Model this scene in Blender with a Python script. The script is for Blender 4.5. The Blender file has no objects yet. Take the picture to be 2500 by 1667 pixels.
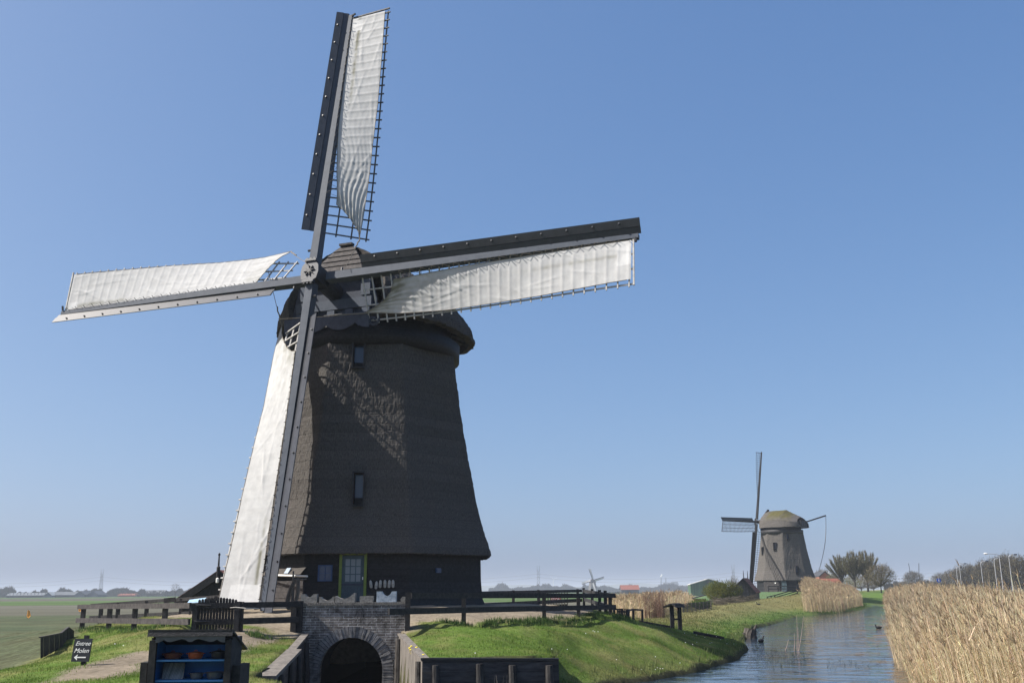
import bpy, math, random
import numpy as np
from mathutils import Vector, Matrix

random.seed(11)
RNG = np.random.default_rng(11)
SC = bpy.context.scene
COL = SC.collection

# ------------------------------------------------------------------ camera
W0, H0, F0 = 2500.0, 1667.0, 2450.0
TH = math.atan(610.0 / F0)
RHO = -0.007
CAMZ = 2.6
fwv = np.array([0, math.cos(TH), math.sin(TH)])
_rt = np.array([1.0, 0, 0]); _up = np.array([0, -math.sin(TH), math.cos(TH)])
rgt = _rt * math.cos(RHO) + _up * math.sin(RHO)
upv = -_rt * math.sin(RHO) + _up * math.cos(RHO)
cam = bpy.data.cameras.new('camera')
cam.sensor_width = 36.0
cam.lens = F0 / W0 * 36.0
cam.clip_start = 0.1
cam.clip_end = 20000
camo = bpy.data.objects.new('camera', cam)
COL.objects.link(camo)
m = Matrix.Identity(4)
for i in range(3):
    m[i][0] = rgt[i]; m[i][1] = upv[i]; m[i][2] = -fwv[i]
m[2][3] = CAMZ
camo.matrix_world = m
SC.camera = camo

# ------------------------------------------------------------------ sky, sun, exposure
SUN_EL, SUN_AZ = 45.5, 5.5          # the sun stands to the left, hardly behind the camera
Lv = Vector((-math.cos(math.radians(SUN_EL)) * math.cos(math.radians(SUN_AZ)),
             -math.cos(math.radians(SUN_EL)) * math.sin(math.radians(SUN_AZ)),
             math.sin(math.radians(SUN_EL))))
world = bpy.data.worlds.new("World")
SC.world = world
world.use_nodes = True
wn = world.node_tree
wn.nodes.clear()
sky = wn.nodes.new('ShaderNodeTexSky')
sky.sky_type = 'NISHITA'
sky.sun_disc = False
sky.sun_elevation = math.radians(SUN_EL)
sky.sun_rotation = math.atan2(Lv.x, Lv.y)
sky.altitude = 0
sky.air_density = 0.7
sky.dust_density = 2.4
sky.ozone_density = 6.0
bg = wn.nodes.new('ShaderNodeBackground')
bg.inputs['Strength'].default_value = 0.088
wo = wn.nodes.new('ShaderNodeOutputWorld')
# the dry spring sky is flatter from zenith to horizon than the model's: soften each channel's range
sep = wn.nodes.new('ShaderNodeSeparateColor'); cmb = wn.nodes.new('ShaderNodeCombineColor')
wn.links.new(sky.outputs[0], sep.inputs[0])
for i_, (p_, k_) in enumerate(((0.90, 1.27), (0.71, 1.55), (0.50, 2.28))):
    pw_ = wn.nodes.new('ShaderNodeMath'); pw_.operation = 'POWER'; pw_.inputs[1].default_value = p_
    ml_ = wn.nodes.new('ShaderNodeMath'); ml_.operation = 'MULTIPLY'; ml_.inputs[1].default_value = k_
    wn.links.new(sep.outputs[i_], pw_.inputs[0]); wn.links.new(pw_.outputs[0], ml_.inputs[0]); wn.links.new(ml_.outputs[0], cmb.inputs[i_])
wn.links.new(cmb.outputs[0], bg.inputs[0])
wn.links.new(bg.outputs[0], wo.inputs[0])
sl = bpy.data.lights.new('sun', 'SUN')
sl.energy = 5.0
sl.angle = math.radians(0.53)
sl.color = (1.0, 0.955, 0.88)
so = bpy.data.objects.new('sun', sl)
so.rotation_euler = Lv.to_track_quat('Z', 'Y').to_euler()
so.location = (-40, 0, 60)
COL.objects.link(so)
SC.view_settings.view_transform = 'Standard'
SC.view_settings.look = 'None'
SC.view_settings.exposure = 0.80
SC.view_settings.gamma = 1.0
SC.cycles.max_bounces = 6
SC.cycles.diffuse_bounces = 3
SC.cycles.transparent_max_bounces = 8
SC.cycles.volume_bounces = 0

# ------------------------------------------------------------------ layout measuring
def ray(px, py):
    d = fwv * F0 + rgt * (px - W0 / 2) + upv * (H0 / 2 - py)
    return d / d[1]
def P(px, py, Y):                     # the point at distance Y seen in that direction
    q = ray(px, py) * Y
    return np.array([q[0], q[1], q[2] + CAMZ])
def G(px, py, z=0.0):                 # the point at height z seen in that direction
    d = ray(px, py)
    t = (z - CAMZ) / d[2]
    return np.array([d[0] * t, d[1] * t, z])

# ------------------------------------------------------------------ mesh builder
ORG = {}
class MB:
    def __init__(s):
        s.v = []; s.f = []; s.n = 0; s.cols = []
    def add(s, verts, faces):
        verts = np.asarray(verts, float)
        b = s.n
        s.v.append(verts); s.n += len(verts)
        s.f.extend([tuple(i + b for i in q) for q in faces])
        return s
    def frame_box(s, c, ax, ay, az, sx, sy, sz):
        c = np.asarray(c, float)
        vs = [c + ax * (i * sx / 2) + ay * (j * sy / 2) + az * (k * sz / 2) for i in (-1, 1) for j in (-1, 1) for k in (-1, 1)]
        return s.add(vs, [(0, 1, 3, 2), (4, 6, 7, 5), (0, 4, 5, 1), (2, 3, 7, 6), (0, 2, 6, 4), (1, 5, 7, 3)])
    def box(s, c, sx, sy, sz, yaw=0.0):
        a = math.radians(yaw)
        return s.frame_box(c, np.array([math.cos(a), math.sin(a), 0]), np.array([-math.sin(a), math.cos(a), 0]), np.array([0, 0, 1.0]), sx, sy, sz)
    def beam(s, p0, p1, w, h, up=(0, 0, 1), w1=None, h1=None):   # w across, h along up
        p0 = np.asarray(p0, float); p1 = np.asarray(p1, float)
        d = p1 - p0; L = np.linalg.norm(d); d = d / L
        up = np.asarray(up, float); sd = np.cross(d, up); sd /= np.linalg.norm(sd); u2 = np.cross(sd, d)
        w1 = w if w1 is None else w1; h1 = h if h1 is None else h1
        vs = []
        for p, ww, hh in ((p0, w, h), (p1, w1, h1)):
            for i, j in ((-1, -1), (1, -1), (1, 1), (-1, 1)):
                vs.append(p + sd * (i * ww / 2) + u2 * (j * hh / 2))
        return s.add(vs, [(0, 1, 2, 3), (7, 6, 5, 4), (0, 4, 5, 1), (1, 5, 6, 2), (2, 6, 7, 3), (3, 7, 4, 0)])
    def tube(s, pts, rad, n=6, caps=True):
        pts = [np.asarray(p, float) for p in pts]
        if np.isscalar(rad): rad = [rad] * len(pts)
        vs = []; fs = []
        ref = np.array([0.3, 0.2, 1.0])
        for i, p in enumerate(pts):
            d = pts[min(i + 1, len(pts) - 1)] - pts[max(i - 1, 0)]
            d = d / (np.linalg.norm(d) + 1e-9)
            a = np.cross(d, ref); na = np.linalg.norm(a)
            if na < 1e-3: a = np.cross(d, np.array([1.0, 0, 0])); na = np.linalg.norm(a)
            a /= na; b = np.cross(d, a)
            for k in range(n):
                t = 2 * math.pi * k / n
                vs.append(p + (a * math.cos(t) + b * math.sin(t)) * rad[i])
        for i in range(len(pts) - 1):
            for k in range(n):
                fs.append((i * n + k, i * n + (k + 1) % n, (i + 1) * n + (k + 1) % n, (i + 1) * n + k))
        if caps:
            fs.append(tuple(range(n))[::-1]); fs.append(tuple((len(pts) - 1) * n + k for k in range(n)))
        return s.add(vs, fs)
    def prism(s, outline, ext):       # planar outline (list of 3d points) pushed along ext
        o = [np.asarray(p, float) for p in outline]; e = np.asarray(ext, float); n = len(o)
        vs = o + [p + e for p in o]
        fs = [tuple(range(n)), tuple(range(2 * n - 1, n - 1, -1))] + [(i, i + n, (i + 1) % n + n, (i + 1) % n) for i in range(n)]
        return s.add(vs, fs)
    def lathe(s, prof, c=(0, 0, 0), n=16, ax=None):   # prof: (r, z)
        c = np.asarray(c, float); vs = []; fs = []
        for r, z in prof:
            for k in range(n):
                t = 2 * math.pi * k / n
                vs.append(c + np.array([r * math.cos(t), r * math.sin(t), z]))
        for i in range(len(prof) - 1):
            for k in range(n):
                fs.append((i * n + k, i * n + (k + 1) % n, (i + 1) * n + (k + 1) % n, (i + 1) * n + k))
        fs.append(tuple(range(n))[::-1]); fs.append(tuple((len(prof) - 1) * n + k for k in range(n)))
        return s.add(vs, fs)
    def grid(s, pts):                 # pts[i][j] -> 3d
        a = np.asarray(pts, float); ni, nj = a.shape[:2]
        idx = np.arange(ni * nj).reshape(ni, nj)
        q = np.stack([idx[:-1, :-1], idx[1:, :-1], idx[1:, 1:], idx[:-1, 1:]], -1).reshape(-1, 4)
        return s.add(a.reshape(-1, 3), q.tolist())
    def build(s, name, mat, parent=None, smooth=False):
        me = bpy.data.meshes.new(name)
        v = np.concatenate(s.v) if s.v else np.zeros((0, 3))
        org = np.zeros(3)
        if parent is not None: org = ORG.get(parent.name, np.zeros(3))
        me.from_pydata((v - org).tolist(), [], s.f)
        me.validate(); me.update()
        if smooth: me.polygons.foreach_set('use_smooth', [True] * len(me.polygons))
        me.materials.append(mat)
        o = bpy.data.objects.new(name, me); COL.objects.link(o)
        if parent is not None:
            o.parent = parent; ORG[o.name] = org
        return o
def rapid(name, verts, faces, mat, col=None, smooth=False, parent=None):
    """fast numpy mesh: faces (n,3) or (n,4) array, col (nverts,3)"""
    me = bpy.data.meshes.new(name)
    verts = np.asarray(verts, np.float32); faces = np.asarray(faces, np.int32)
    org = np.zeros(3, np.float32) if parent is None else ORG.get(parent.name, np.zeros(3)).astype(np.float32)
    k = faces.shape[1]
    me.vertices.add(len(verts)); me.vertices.foreach_set('co', (verts - org).ravel())
    me.loops.add(faces.size); me.loops.foreach_set('vertex_index', faces.ravel())
    me.polygons.add(len(faces)); me.polygons.foreach_set('loop_start', np.arange(0, faces.size, k, dtype=np.int32))
    if col is not None:
        at = me.color_attributes.new('tint', 'FLOAT_COLOR', 'POINT')
        c4 = np.ones((len(verts), 4), np.float32); c4[:, :3] = col
        at.data.foreach_set('color', c4.ravel())
    me.update(calc_edges=True); me.validate()
    me.polygons.foreach_set('use_smooth', np.full(len(faces), smooth))
    me.materials.append(mat)
    o = bpy.data.objects.new(name, me); COL.objects.link(o)
    if parent is not None:
        o.parent = parent; ORG[o.name] = org
    return o
def tag(o, label=None, cat=None, group=None, kind=None):
    if label: o['label'] = label
    if cat: o['category'] = cat
    if group: o['group'] = group
    if kind: o['kind'] = kind
    return o
def thing(name, loc, label, cat, group=None, local=False):
    o = bpy.data.objects.new(name, None); o.empty_display_size = 0.2
    COL.objects.link(o); o.location = tuple(float(x) for x in loc)
    ORG[o.name] = np.zeros(3) if local else np.array([float(x) for x in loc])
    return tag(o, label, cat, group)
def solo(name, mb, mat, loc, label, cat, group=None, smooth=False):
    """a thing that is one mesh, its origin at its base"""
    o = mb.build(name, mat, None, smooth)
    loc = np.asarray(loc, float)
    me = o.data; n = len(me.vertices); a = np.empty(n * 3); me.vertices.foreach_get('co', a)
    me.vertices.foreach_set('co', (a.reshape(-1, 3) - loc).ravel()); me.update()
    o.location = loc.tolist()
    return tag(o, label, cat, group)
def copy_tree(o, loc, yaw=0.0, label=None):
    r = o.copy(); COL.objects.link(r); r.location = tuple(loc); r.rotation_euler = (0, 0, math.radians(yaw))
    if label: r['label'] = label
    for ch in o.children:
        c = ch.copy(); COL.objects.link(c); c.parent = r
        for g in ch.children:
            d = g.copy(); COL.objects.link(d); d.parent = c
    return r

# ------------------------------------------------------------------ materials
def nodes(name):
    mt = bpy.data.materials.new(name); mt.use_nodes = True
    nt = mt.node_tree; b = nt.nodes['Principled BSDF']
    return mt, nt, b
def M(name, c1, c2=None, scale=6.0, rough=0.8, bump=0.0, bscale=None, stretch=(1, 1, 1), spec=0.3, metal=0.0,
      lines=None, tint=False, detail=5.0, transl=0.0, contrast=(0.35, 0.65), bdist=0.02):
    mt, nt, b = nodes(name); L = nt.links.new
    b.inputs['Roughness'].default_value = rough
    b.inputs['Specular IOR Level'].default_value = spec
    b.inputs['Metallic'].default_value = metal
    tc = nt.nodes.new('ShaderNodeTexCoord'); mp = nt.nodes.new('ShaderNodeMapping')
    mp.inputs['Scale'].default_value = stretch; L(tc.outputs['Object'], mp.inputs[0])
    nz = nt.nodes.new('ShaderNodeTexNoise'); nz.inputs['Scale'].default_value = scale; nz.inputs['Detail'].default_value = detail
    nz.inputs['Roughness'].default_value = 0.65
    L(mp.outputs[0], nz.inputs['Vector'])
    cr = nt.nodes.new('ShaderNodeValToRGB')
    cr.color_ramp.elements[0].position = contrast[0]; cr.color_ramp.elements[1].position = contrast[1]
    cr.color_ramp.elements[0].color = (*c1, 1); cr.color_ramp.elements[1].color = (*(c2 or c1), 1)
    L(nz.outputs[0], cr.inputs[0])
    out = cr.outputs[0]
    if tint:
        at = nt.nodes.new('ShaderNodeAttribute'); at.attribute_name = 'tint'
        mx = nt.nodes.new('ShaderNodeMix'); mx.data_type = 'RGBA'; mx.blend_type = 'MULTIPLY'; mx.inputs[0].default_value = 1.0
        L(out, mx.inputs[6]); L(at.outputs['Color'], mx.inputs[7]); out = mx.outputs[2]
    hsrc = None
    if lines:                         # board seams: (axis, period, seam width share, seam colour factor)
        ax, per, wd, fac = lines[:4]; amp_ = lines[4] if len(lines) > 4 else 0.5
        sp = nt.nodes.new('ShaderNodeSeparateXYZ'); L(tc.outputs['Object'], sp.inputs[0])
        d1 = nt.nodes.new('ShaderNodeMath'); d1.operation = 'DIVIDE'; d1.inputs[1].default_value = per; L(sp.outputs[ax], d1.inputs[0])
        fr = nt.nodes.new('ShaderNodeMath'); fr.operation = 'FRACT'; L(d1.outputs[0], fr.inputs[0])
        lt = nt.nodes.new('ShaderNodeMath'); lt.operation = 'LESS_THAN'; lt.inputs[1].default_value = wd; L(fr.outputs[0], lt.inputs[0])
        fl = nt.nodes.new('ShaderNodeMath'); fl.operation = 'FLOOR'; L(d1.outputs[0], fl.inputs[0])
        wn_ = nt.nodes.new('ShaderNodeTexWhiteNoise'); wn_.noise_dimensions = '1D'; L(fl.outputs[0], wn_.inputs['W'])
        ma = nt.nodes.new('ShaderNodeMath'); ma.operation = 'MULTIPLY_ADD'; ma.inputs[1].default_value = amp_; ma.inputs[2].default_value = 1 - amp_ / 2; L(wn_.outputs[0], ma.inputs[0])
        m0 = nt.nodes.new('ShaderNodeMix'); m0.data_type = 'RGBA'; m0.blend_type = 'MULTIPLY'; m0.inputs[0].default_value = 1.0
        L(out, m0.inputs[6]); L(ma.outputs[0], m0.inputs[7])
        m1 = nt.nodes.new('ShaderNodeMix'); m1.data_type = 'RGBA'
        m2 = nt.nodes.new('ShaderNodeMix'); m2.data_type = 'RGBA'; m2.blend_type = 'MULTIPLY'; m2.inputs[0].default_value = 1.0; m2.inputs[7].default_value = (fac, fac, fac, 1)
        L(m0.outputs[2], m2.inputs[6]); L(lt.outputs[0], m1.inputs[0]); L(m0.outputs[2], m1.inputs[6]); L(m2.outputs[2], m1.inputs[7])
        out = m1.outputs[2]; hsrc = lt.outputs[0]
    L(out, b.inputs['Base Color'])
    if bump:
        n2 = nz
        if bscale:
            n2 = nt.nodes.new('ShaderNodeTexNoise'); n2.inputs['Scale'].default_value = bscale; n2.inputs['Detail'].default_value = 6
            L(mp.outputs[0], n2.inputs['Vector'])
        bp = nt.nodes.new('ShaderNodeBump'); bp.inputs['Strength'].default_value = bump; bp.inputs['Distance'].default_value = bdist
        if hsrc is not None:
            sb = nt.nodes.new('ShaderNodeMath'); sb.operation = 'SUBTRACT'; L(n2.outputs[0], sb.inputs[0]); L(hsrc, sb.inputs[1]); L(sb.outputs[0], bp.inputs['Height'])
        else: L(n2.outputs[0], bp.inputs['Height'])
        L(bp.outputs[0], b.inputs['Normal'])
    if transl:
        tr = nt.nodes.new('ShaderNodeBsdfTranslucent'); L(out, tr.inputs[0])
        ms = nt.nodes.new('ShaderNodeMixShader'); ms.inputs[0].default_value = transl
        o = nt.nodes['Material Output']; L(b.outputs[0], ms.inputs[1]); L(tr.outputs[0], ms.inputs[2]); L(ms.outputs[0], o.inputs[0])
    return mt
mt_thatch = M('thatch', (0.042, 0.039, 0.037), (0.105, 0.096, 0.088), 55, 0.95, 0.7, 70, (1, 1, 0.10), 0.1, bdist=0.015, lines=(2, 0.365, 0.06, 0.84, 0.16))
mt_thatch_light = M('thatch_weathered', (0.060, 0.056, 0.052), (0.125, 0.115, 0.106), 18, 0.95, 0.6, 26, (1, 1, 0.2), 0.1, tint=True, bdist=0.03)
mt_tar = M('tarred_boards', (0.006, 0.006, 0.007), (0.018, 0.018, 0.02), 9, 0.62, 0.5, 40, (1, 1, 1), 0.25, lines=(2, 0.23, 0.06, 0.25))
mt_tarv = M('tarred_upright_boards', (0.012, 0.012, 0.013), (0.03, 0.03, 0.032), 9, 0.65, 0.4, 40, (1, 1, 0.3), 0.25, lines=(0, 0.17, 0.07, 0.25))
mt_navy = M('dark_blue_paint', (0.028, 0.036, 0.055), (0.045, 0.055, 0.08), 5, 0.55, 0.2, 30, spec=0.3)
mt_black = M('black_painted_wood', (0.012, 0.012, 0.014), (0.026, 0.026, 0.029), 7, 0.6, 0.35, 40, (1, 1, 1), 0.3)
mt_rail = M('weathered_black_rail', (0.014, 0.014, 0.016), (0.04, 0.038, 0.038), 9, 0.75, 0.15, 50, (1, 1, 1), 0.25)
mt_stock = M('slate_painted_steel', (0.056, 0.067, 0.087), (0.074, 0.086, 0.108), 3, 0.6, 0.05, 20, spec=0.15)
mt_board = M('windboard_paint', (0.024, 0.027, 0.034), (0.036, 0.04, 0.049), 4, 0.38, 0.0, 25, spec=0.55)
mt_latt = M('weathered_white_lattice', (0.30, 0.29, 0.275), (0.48, 0.47, 0.45), 6, 0.75, 0.2, 40)
mt_lattg = M('grey_lattice', (0.06, 0.065, 0.075), (0.12, 0.125, 0.135), 6, 0.7, 0.2, 40)
mt_canvas = M('sailcloth', (0.49, 0.49, 0.485), (0.58, 0.58, 0.57), 3, 0.85, 0.25, 60, (1, 1, 1), 0.1, tint=True, transl=0.12)
mt_iron = M('black_iron', (0.012, 0.013, 0.016), (0.03, 0.032, 0.038), 8, 0.5, 0.3, 40, spec=0.4)
mt_hub = M('grey_iron', (0.026, 0.031, 0.041), (0.042, 0.048, 0.06), 5, 0.5, 0.2, 30, spec=0.4)
mt_plank = M('weathered_dark_planks', (0.032, 0.029, 0.03), (0.075, 0.068, 0.066), 6, 0.75, 0.3, 40, spec=0.2)
mt_green = M('lime_green_paint', (0.12, 0.17, 0.025), (0.16, 0.21, 0.038), 6, 0.5)
mt_teal = M('blue_green_paint', (0.035, 0.06, 0.075), (0.05, 0.08, 0.095), 6, 0.5)
mt_blue = M('bright_blue_paint', (0.014, 0.11, 0.34), (0.020, 0.15, 0.42), 6, 0.5, 0.1, 30)
mt_bluef = M('blue_window_paint', (0.02, 0.05, 0.13), (0.03, 0.07, 0.17), 6, 0.5)
mt_shelf = M('pale_blue_shelf_paint', (0.05, 0.19, 0.42), (0.07, 0.23, 0.48), 9, 0.4)
mt_white = M('white_paint', (0.72, 0.72, 0.70), (0.80, 0.80, 0.78), 6, 0.5)
mt_grey = M('galvanised_steel', (0.42, 0.43, 0.45), (0.52, 0.53, 0.55), 6, 0.45, metal=0.3)
mt_rope = M('grey_rope', (0.13, 0.11, 0.09), (0.24, 0.21, 0.17), 60, 0.9, 0.8, 90)
mt_clog = M('pale_wood', (0.36, 0.34, 0.30), (0.48, 0.455, 0.41), 12, 0.7)
mt_stone = M('grey_stone', (0.12, 0.117, 0.11), (0.27, 0.26, 0.24), 14, 0.9, 0.6, 40)
mt_bstone = M('bluish_stained_stone', (0.20, 0.25, 0.30), (0.46, 0.52, 0.58), 10, 0.85, 0.5, 35)
mt_bark = M('dark_bark', (0.035, 0.03, 0.026), (0.10, 0.09, 0.08), 14, 0.95, 0.8, 40, (1, 1, 0.3))
mt_old = M('silvered_old_wood', (0.07, 0.062, 0.055), (0.25, 0.225, 0.195), 7, 0.85, 0.7, 40, (1, 1, 0.25), contrast=(0.3, 0.75))
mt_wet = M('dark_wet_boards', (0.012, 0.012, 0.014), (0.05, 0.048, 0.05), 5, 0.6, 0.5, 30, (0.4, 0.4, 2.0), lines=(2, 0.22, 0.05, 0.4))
mt_red = M('red_paint', (0.42, 0.02, 0.03), (0.50, 0.03, 0.04), 6, 0.5)
mt_tile = M('red_roof_tiles', (0.18, 0.055, 0.035), (0.30, 0.105, 0.065), 8, 0.85, 0.4, 20, lines=(2, 0.16, 0.18, 0.5))
mt_tile2 = M('mossy_roof_tiles', (0.14, 0.06, 0.045), (0.30, 0.12, 0.08), 5, 0.85, 0.4, 20, lines=(2, 0.12, 0.2, 0.45))
mt_dtile = M('dark_roof_tiles', (0.035, 0.037, 0.042), (0.06, 0.062, 0.07), 8, 0.7, 0.3, 20)
mt_redbrick = M('red_brick', (0.30, 0.11, 0.07), (0.42, 0.17, 0.11), 9, 0.9)
mt_barn = M('green_metal_cladding', (0.05, 0.10, 0.055), (0.07, 0.125, 0.07), 0.6, 0.6, 0.0, lines=(0, 0.5, 0.08, 0.75))
mt_roofw = M('pale_sheet_roof', (0.48, 0.47, 0.43), (0.58, 0.57, 0.53), 2, 0.6)
mt_farblue = M('far_sheet_roof', (0.10, 0.11, 0.12), (0.14, 0.15, 0.16), 0.3, 0.95, spec=0.05)
mt_fardark = M('far_dark_wall', (0.04, 0.045, 0.05), (0.07, 0.075, 0.08), 0.3, 0.8)
mt_orange = M('orange_flag_cloth', (0.85, 0.36, 0.06), (0.90, 0.45, 0.12), 9, 0.8, transl=0.3)
mt_rust = M('orange_enamel', (0.34, 0.07, 0.02), (0.44, 0.10, 0.03), 8, 0.4, spec=0.5)
mt_brownpot = M('brown_enamel', (0.09, 0.025, 0.012), (0.14, 0.04, 0.02), 8, 0.4, spec=0.5)
mt_iron2 = M('cast_iron_pot', (0.015, 0.014, 0.015), (0.035, 0.03, 0.03), 8, 0.5, spec=0.5)
mt_greypot = M('grey_metal_pot', (0.10, 0.10, 0.10), (0.16, 0.16, 0.16), 8, 0.45, metal=0.4)
mt_zinc = M('ribbed_washboard', (0.22, 0.22, 0.22), (0.34, 0.34, 0.34), 8, 0.5, lines=(0, 0.02, 0.3, 0.5))
mt_leaf = M('leaf', (0.85, 0.85, 0.85), (1.0, 1.0, 1.0), 1.5, 0.8, tint=True, transl=0.42, spec=0.1)
mt_reed = M('dry_reed', (0.85, 0.85, 0.85), (1.0, 1.0, 1.0), 2.0, 0.7, tint=True, transl=0.33, spec=0.2)
mt_far = M('far_foliage', (0.8, 0.8, 0.8), (1.0, 1.0, 1.0), 0.05, 0.9, tint=True, spec=0.05)
mt_bird = M('black_feathers', (0.012, 0.012, 0.014), (0.02, 0.02, 0.022), 20, 0.6)
mt_sign = M('blue_road_sign', (0.01, 0.08, 0.45), (0.01, 0.09, 0.50), 3, 0.4)
mt_board2 = M('pale_blue_panel', (0.28, 0.42, 0.56), (0.42, 0.56, 0.68), 3, 0.4)
mt_wire = M('power_line', (0.12, 0.13, 0.15), None, 1, 0.5)
mt_pylon = M('pylon_steel', (0.10, 0.11, 0.13), None, 1, 0.5)

def glass_mat(name, col, rough=0.08):
    mt, nt, b = nodes(name)
    b.inputs['Base Color'].default_value = (*col, 1); b.inputs['Roughness'].default_value = rough; b.inputs['Specular IOR Level'].default_value = 0.6
    return mt
mt_glass = glass_mat('window_glass', (0.06, 0.07, 0.08))
mt_glassb = glass_mat('blue_window_glass', (0.035, 0.055, 0.11))
mt_dark = glass_mat('dark_void', (0.004, 0.004, 0.005), 0.9)
# ------------------------------------------------------------------ terrain
MILL = np.array([-6.105, 42.61, 2.05])          # foot of the big mill
MILL2 = None
A_pts = [P(0, 1640, 26.5), P(95, 1604, 29.5), P(178, 1559, 33.2), P(200, 1536, 37), P(330, 1533, 32.3), P(470, 1532, 27.6),
         P(200, 1622, 21.8), P(90, 1662, 19.5), P(355, 1612, 22.0), P(620, 1610, 22.4), P(700, 1562, 28.0), P(745, 1547, 28.9),
         P(650, 1640, 20.3), P(600, 1535, 28.3), P(700, 1532, 28.7), P(1000, 1532, 28.9), P(975, 1553, 28.6), P(1030, 1606, 24.0),
         P(1200, 1606, 24.1), P(1360, 1606, 24.2), P(1137, 1519, 31.6), P(1240, 1512, 33.8), P(1331, 1506, 35.8), P(1415, 1502, 37.8), P(1490, 1497, 39.7),
         P(1200, 1555, 28.0), P(1300, 1582, 27.4), P(1400, 1560, 31.5), P(1500, 1560, 35.0), P(1590, 1590, 34.0), P(1500, 1632, 29.0),
         P(1560, 1530, 44.5), P(1640, 1531, 48.0), P(1700, 1570, 41.5), P(1790, 1568, 46.0), P(1760, 1530, 58.0),
         P(560, 1662, 17.6), P(450, 1640, 18.5)]
A_pts += [np.array(q, float) for q in [(-4.6, 14, 1.0), (-7, 12, 0.9), (-9, 16, 0.95), (-2.5, 9, 0.9), (-15, 14, 0.6), (-20, 20, 0.55), (-25, 30, 0.55), (-30, 45, 0.55),
          (-22, 38, 0.55), (-25, 60, 0.55), (-12, 62, 0.7), (-14.5, 45, 1.7), (-13, 52, 1.5), (-40, 20, 0.55), (-40, 70, 0.55), (-10, 80, 0.55), (5, 80, 0.6), (20, 78, 0.75), (32, 80, 0.75),
          (-11.5, 37, 1.85), (-10, 33, 1.85), (-7.5, 30.5, 1.86), (-3.5, 31, 1.88), (-6, 34, 1.95), (-1.5, 34, 1.92), (0.5, 38, 1.92), (2.6, 42, 1.88), (2.6, 48, 1.85), (3, 54, 1.8),
          (-1, 50, 1.95), (-6, 50, 1.9), (-6, 42, 2.05), (-10, 46, 1.9), (-6, 58, 1.5), (1, 60, 1.6), (7, 50, 1.0), (7.5, 58, 0.9), (5.6, 44, 1.3), (10, 60, 0.75), (14, 68, 0.7), (0, 68, 0.8),
          (14, 30, 0.3), (14, 20, 0.3), (10, 12, 0.3), (20, 20, 0.35), (24, 34, 0.35), (30, 46, 0.4), (40, 30, 0.5), (36, 62, 0.4)]]
A_pts = np.array(A_pts)
def _U(r2): return 0.5 * r2 * np.log(r2 + 1e-9)
_c = A_pts[:, :2] / 10.0; _n = len(_c)
_K = _U(((_c[:, None] - _c[None]) ** 2).sum(-1)) + np.eye(_n) * 0.004
_Pm = np.c_[np.ones(_n), _c]
_S = np.linalg.solve(np.block([[_K, _Pm], [_Pm.T, np.zeros((3, 3))]]), np.r_[A_pts[:, 2], np.zeros(3)])
def tps(x, y):
    q = np.stack([x, y], -1) / 10.0
    out = np.zeros(len(q))
    for s in range(0, len(q), 20000):
        b = q[s:s + 20000]
        out[s:s + 20000] = _U(((b[:, None] - _c[None]) ** 2).sum(-1)) @ _S[:_n] + _S[_n] + b @ _S[_n + 1:]
    return np.clip(out, 0.25, 2.1)
# water: the canal and the outlet in front of the culvert
WT = P(749, 1540, 28.85); WTb = np.array([WT[0], 29.28]); WB = np.array([-4.55, 19.0])
LSH = [G(px, py, 0)[:2] for px, py in [(1425, 1690), (1500, 1672), (1590, 1661), (1700, 1640), (1800, 1609), (1826, 1585), (1812, 1566), (1838, 1548), (1834, 1535), (1880, 1525), (1945, 1505), (2050, 1496), (2112, 1486), (2122, 1474)]]
RSH = [G(px, py, 0)[:2] for px, py in [(2160, 1473), (2172, 1490), (2180, 1540), (2196, 1600), (2232, 1667), (2290, 1770)]]
CW0 = P(1031, 1612, 24.0)[:2]; CW1 = P(1364, 1612, 24.2)[:2]
poly = [WTb, WT[:2], WB, np.array([-3.0, 16.0]), np.array([-2.6, 6.0]), np.array([4.0, 5.5]), np.array([6.2, 13.0])] + RSH[::-1] + LSH[::-1] + [CW1, CW0, P(972, 1548, 28.85)[:2], np.array([P(972, 1548, 28.85)[0], 29.28])]
POLY = np.array(poly)
def sdf(x, y, pg=POLY):               # > 0 on land
    p = np.stack([x, y], -1); d = np.full(len(p), 1e9); ins = np.zeros(len(p), bool)
    n = len(pg)
    for i in range(n):
        a = pg[i]; b = pg[(i + 1) % n]; e = b - a; w = p - a
        t = np.clip((w @ e) / (e @ e), 0, 1)
        d = np.minimum(d, np.hypot(w[:, 0] - e[0] * t, w[:, 1] - e[1] * t))
        c = ((a[1] <= p[:, 1]) & (b[1] > p[:, 1])) | ((b[1] <= p[:, 1]) & (a[1] > p[:, 1]))
        with np.errstate(divide='ignore', invalid='ignore'):
            xi = a[0] + (p[:, 1] - a[1]) / (b[1] - a[1]) * (b[0] - a[0])
        ins ^= c & (p[:, 0] < xi)
    return np.where(ins, -d, d)
def inpoly(x, y, pg): return sdf(x, y, np.array(pg)) < 0
def smooth(a, b, x):
    t = np.clip((x - a) / (b - a), 0, 1); return t * t * (3 - 2 * t)
_lx = np.array([q[0] for q in LSH]); _ly = np.array([q[1] for q in LSH])
_o = np.argsort(_ly); _lx = _lx[_o]; _ly = _ly[_o]
def shore_l(y): return np.where(y < 170, np.interp(y, _ly, _lx), _lx[-1] + (y - _ly[-1]) * 0.38)
_rx = np.array([q[0] for q in RSH]); _ry = np.array([q[1] for q in RSH]); _o2 = np.argsort(_ry)
def shore_r(y): return np.where(y < 170, np.interp(y, _ry[_o2], _rx[_o2]), shore_l(y) + 4)
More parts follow.
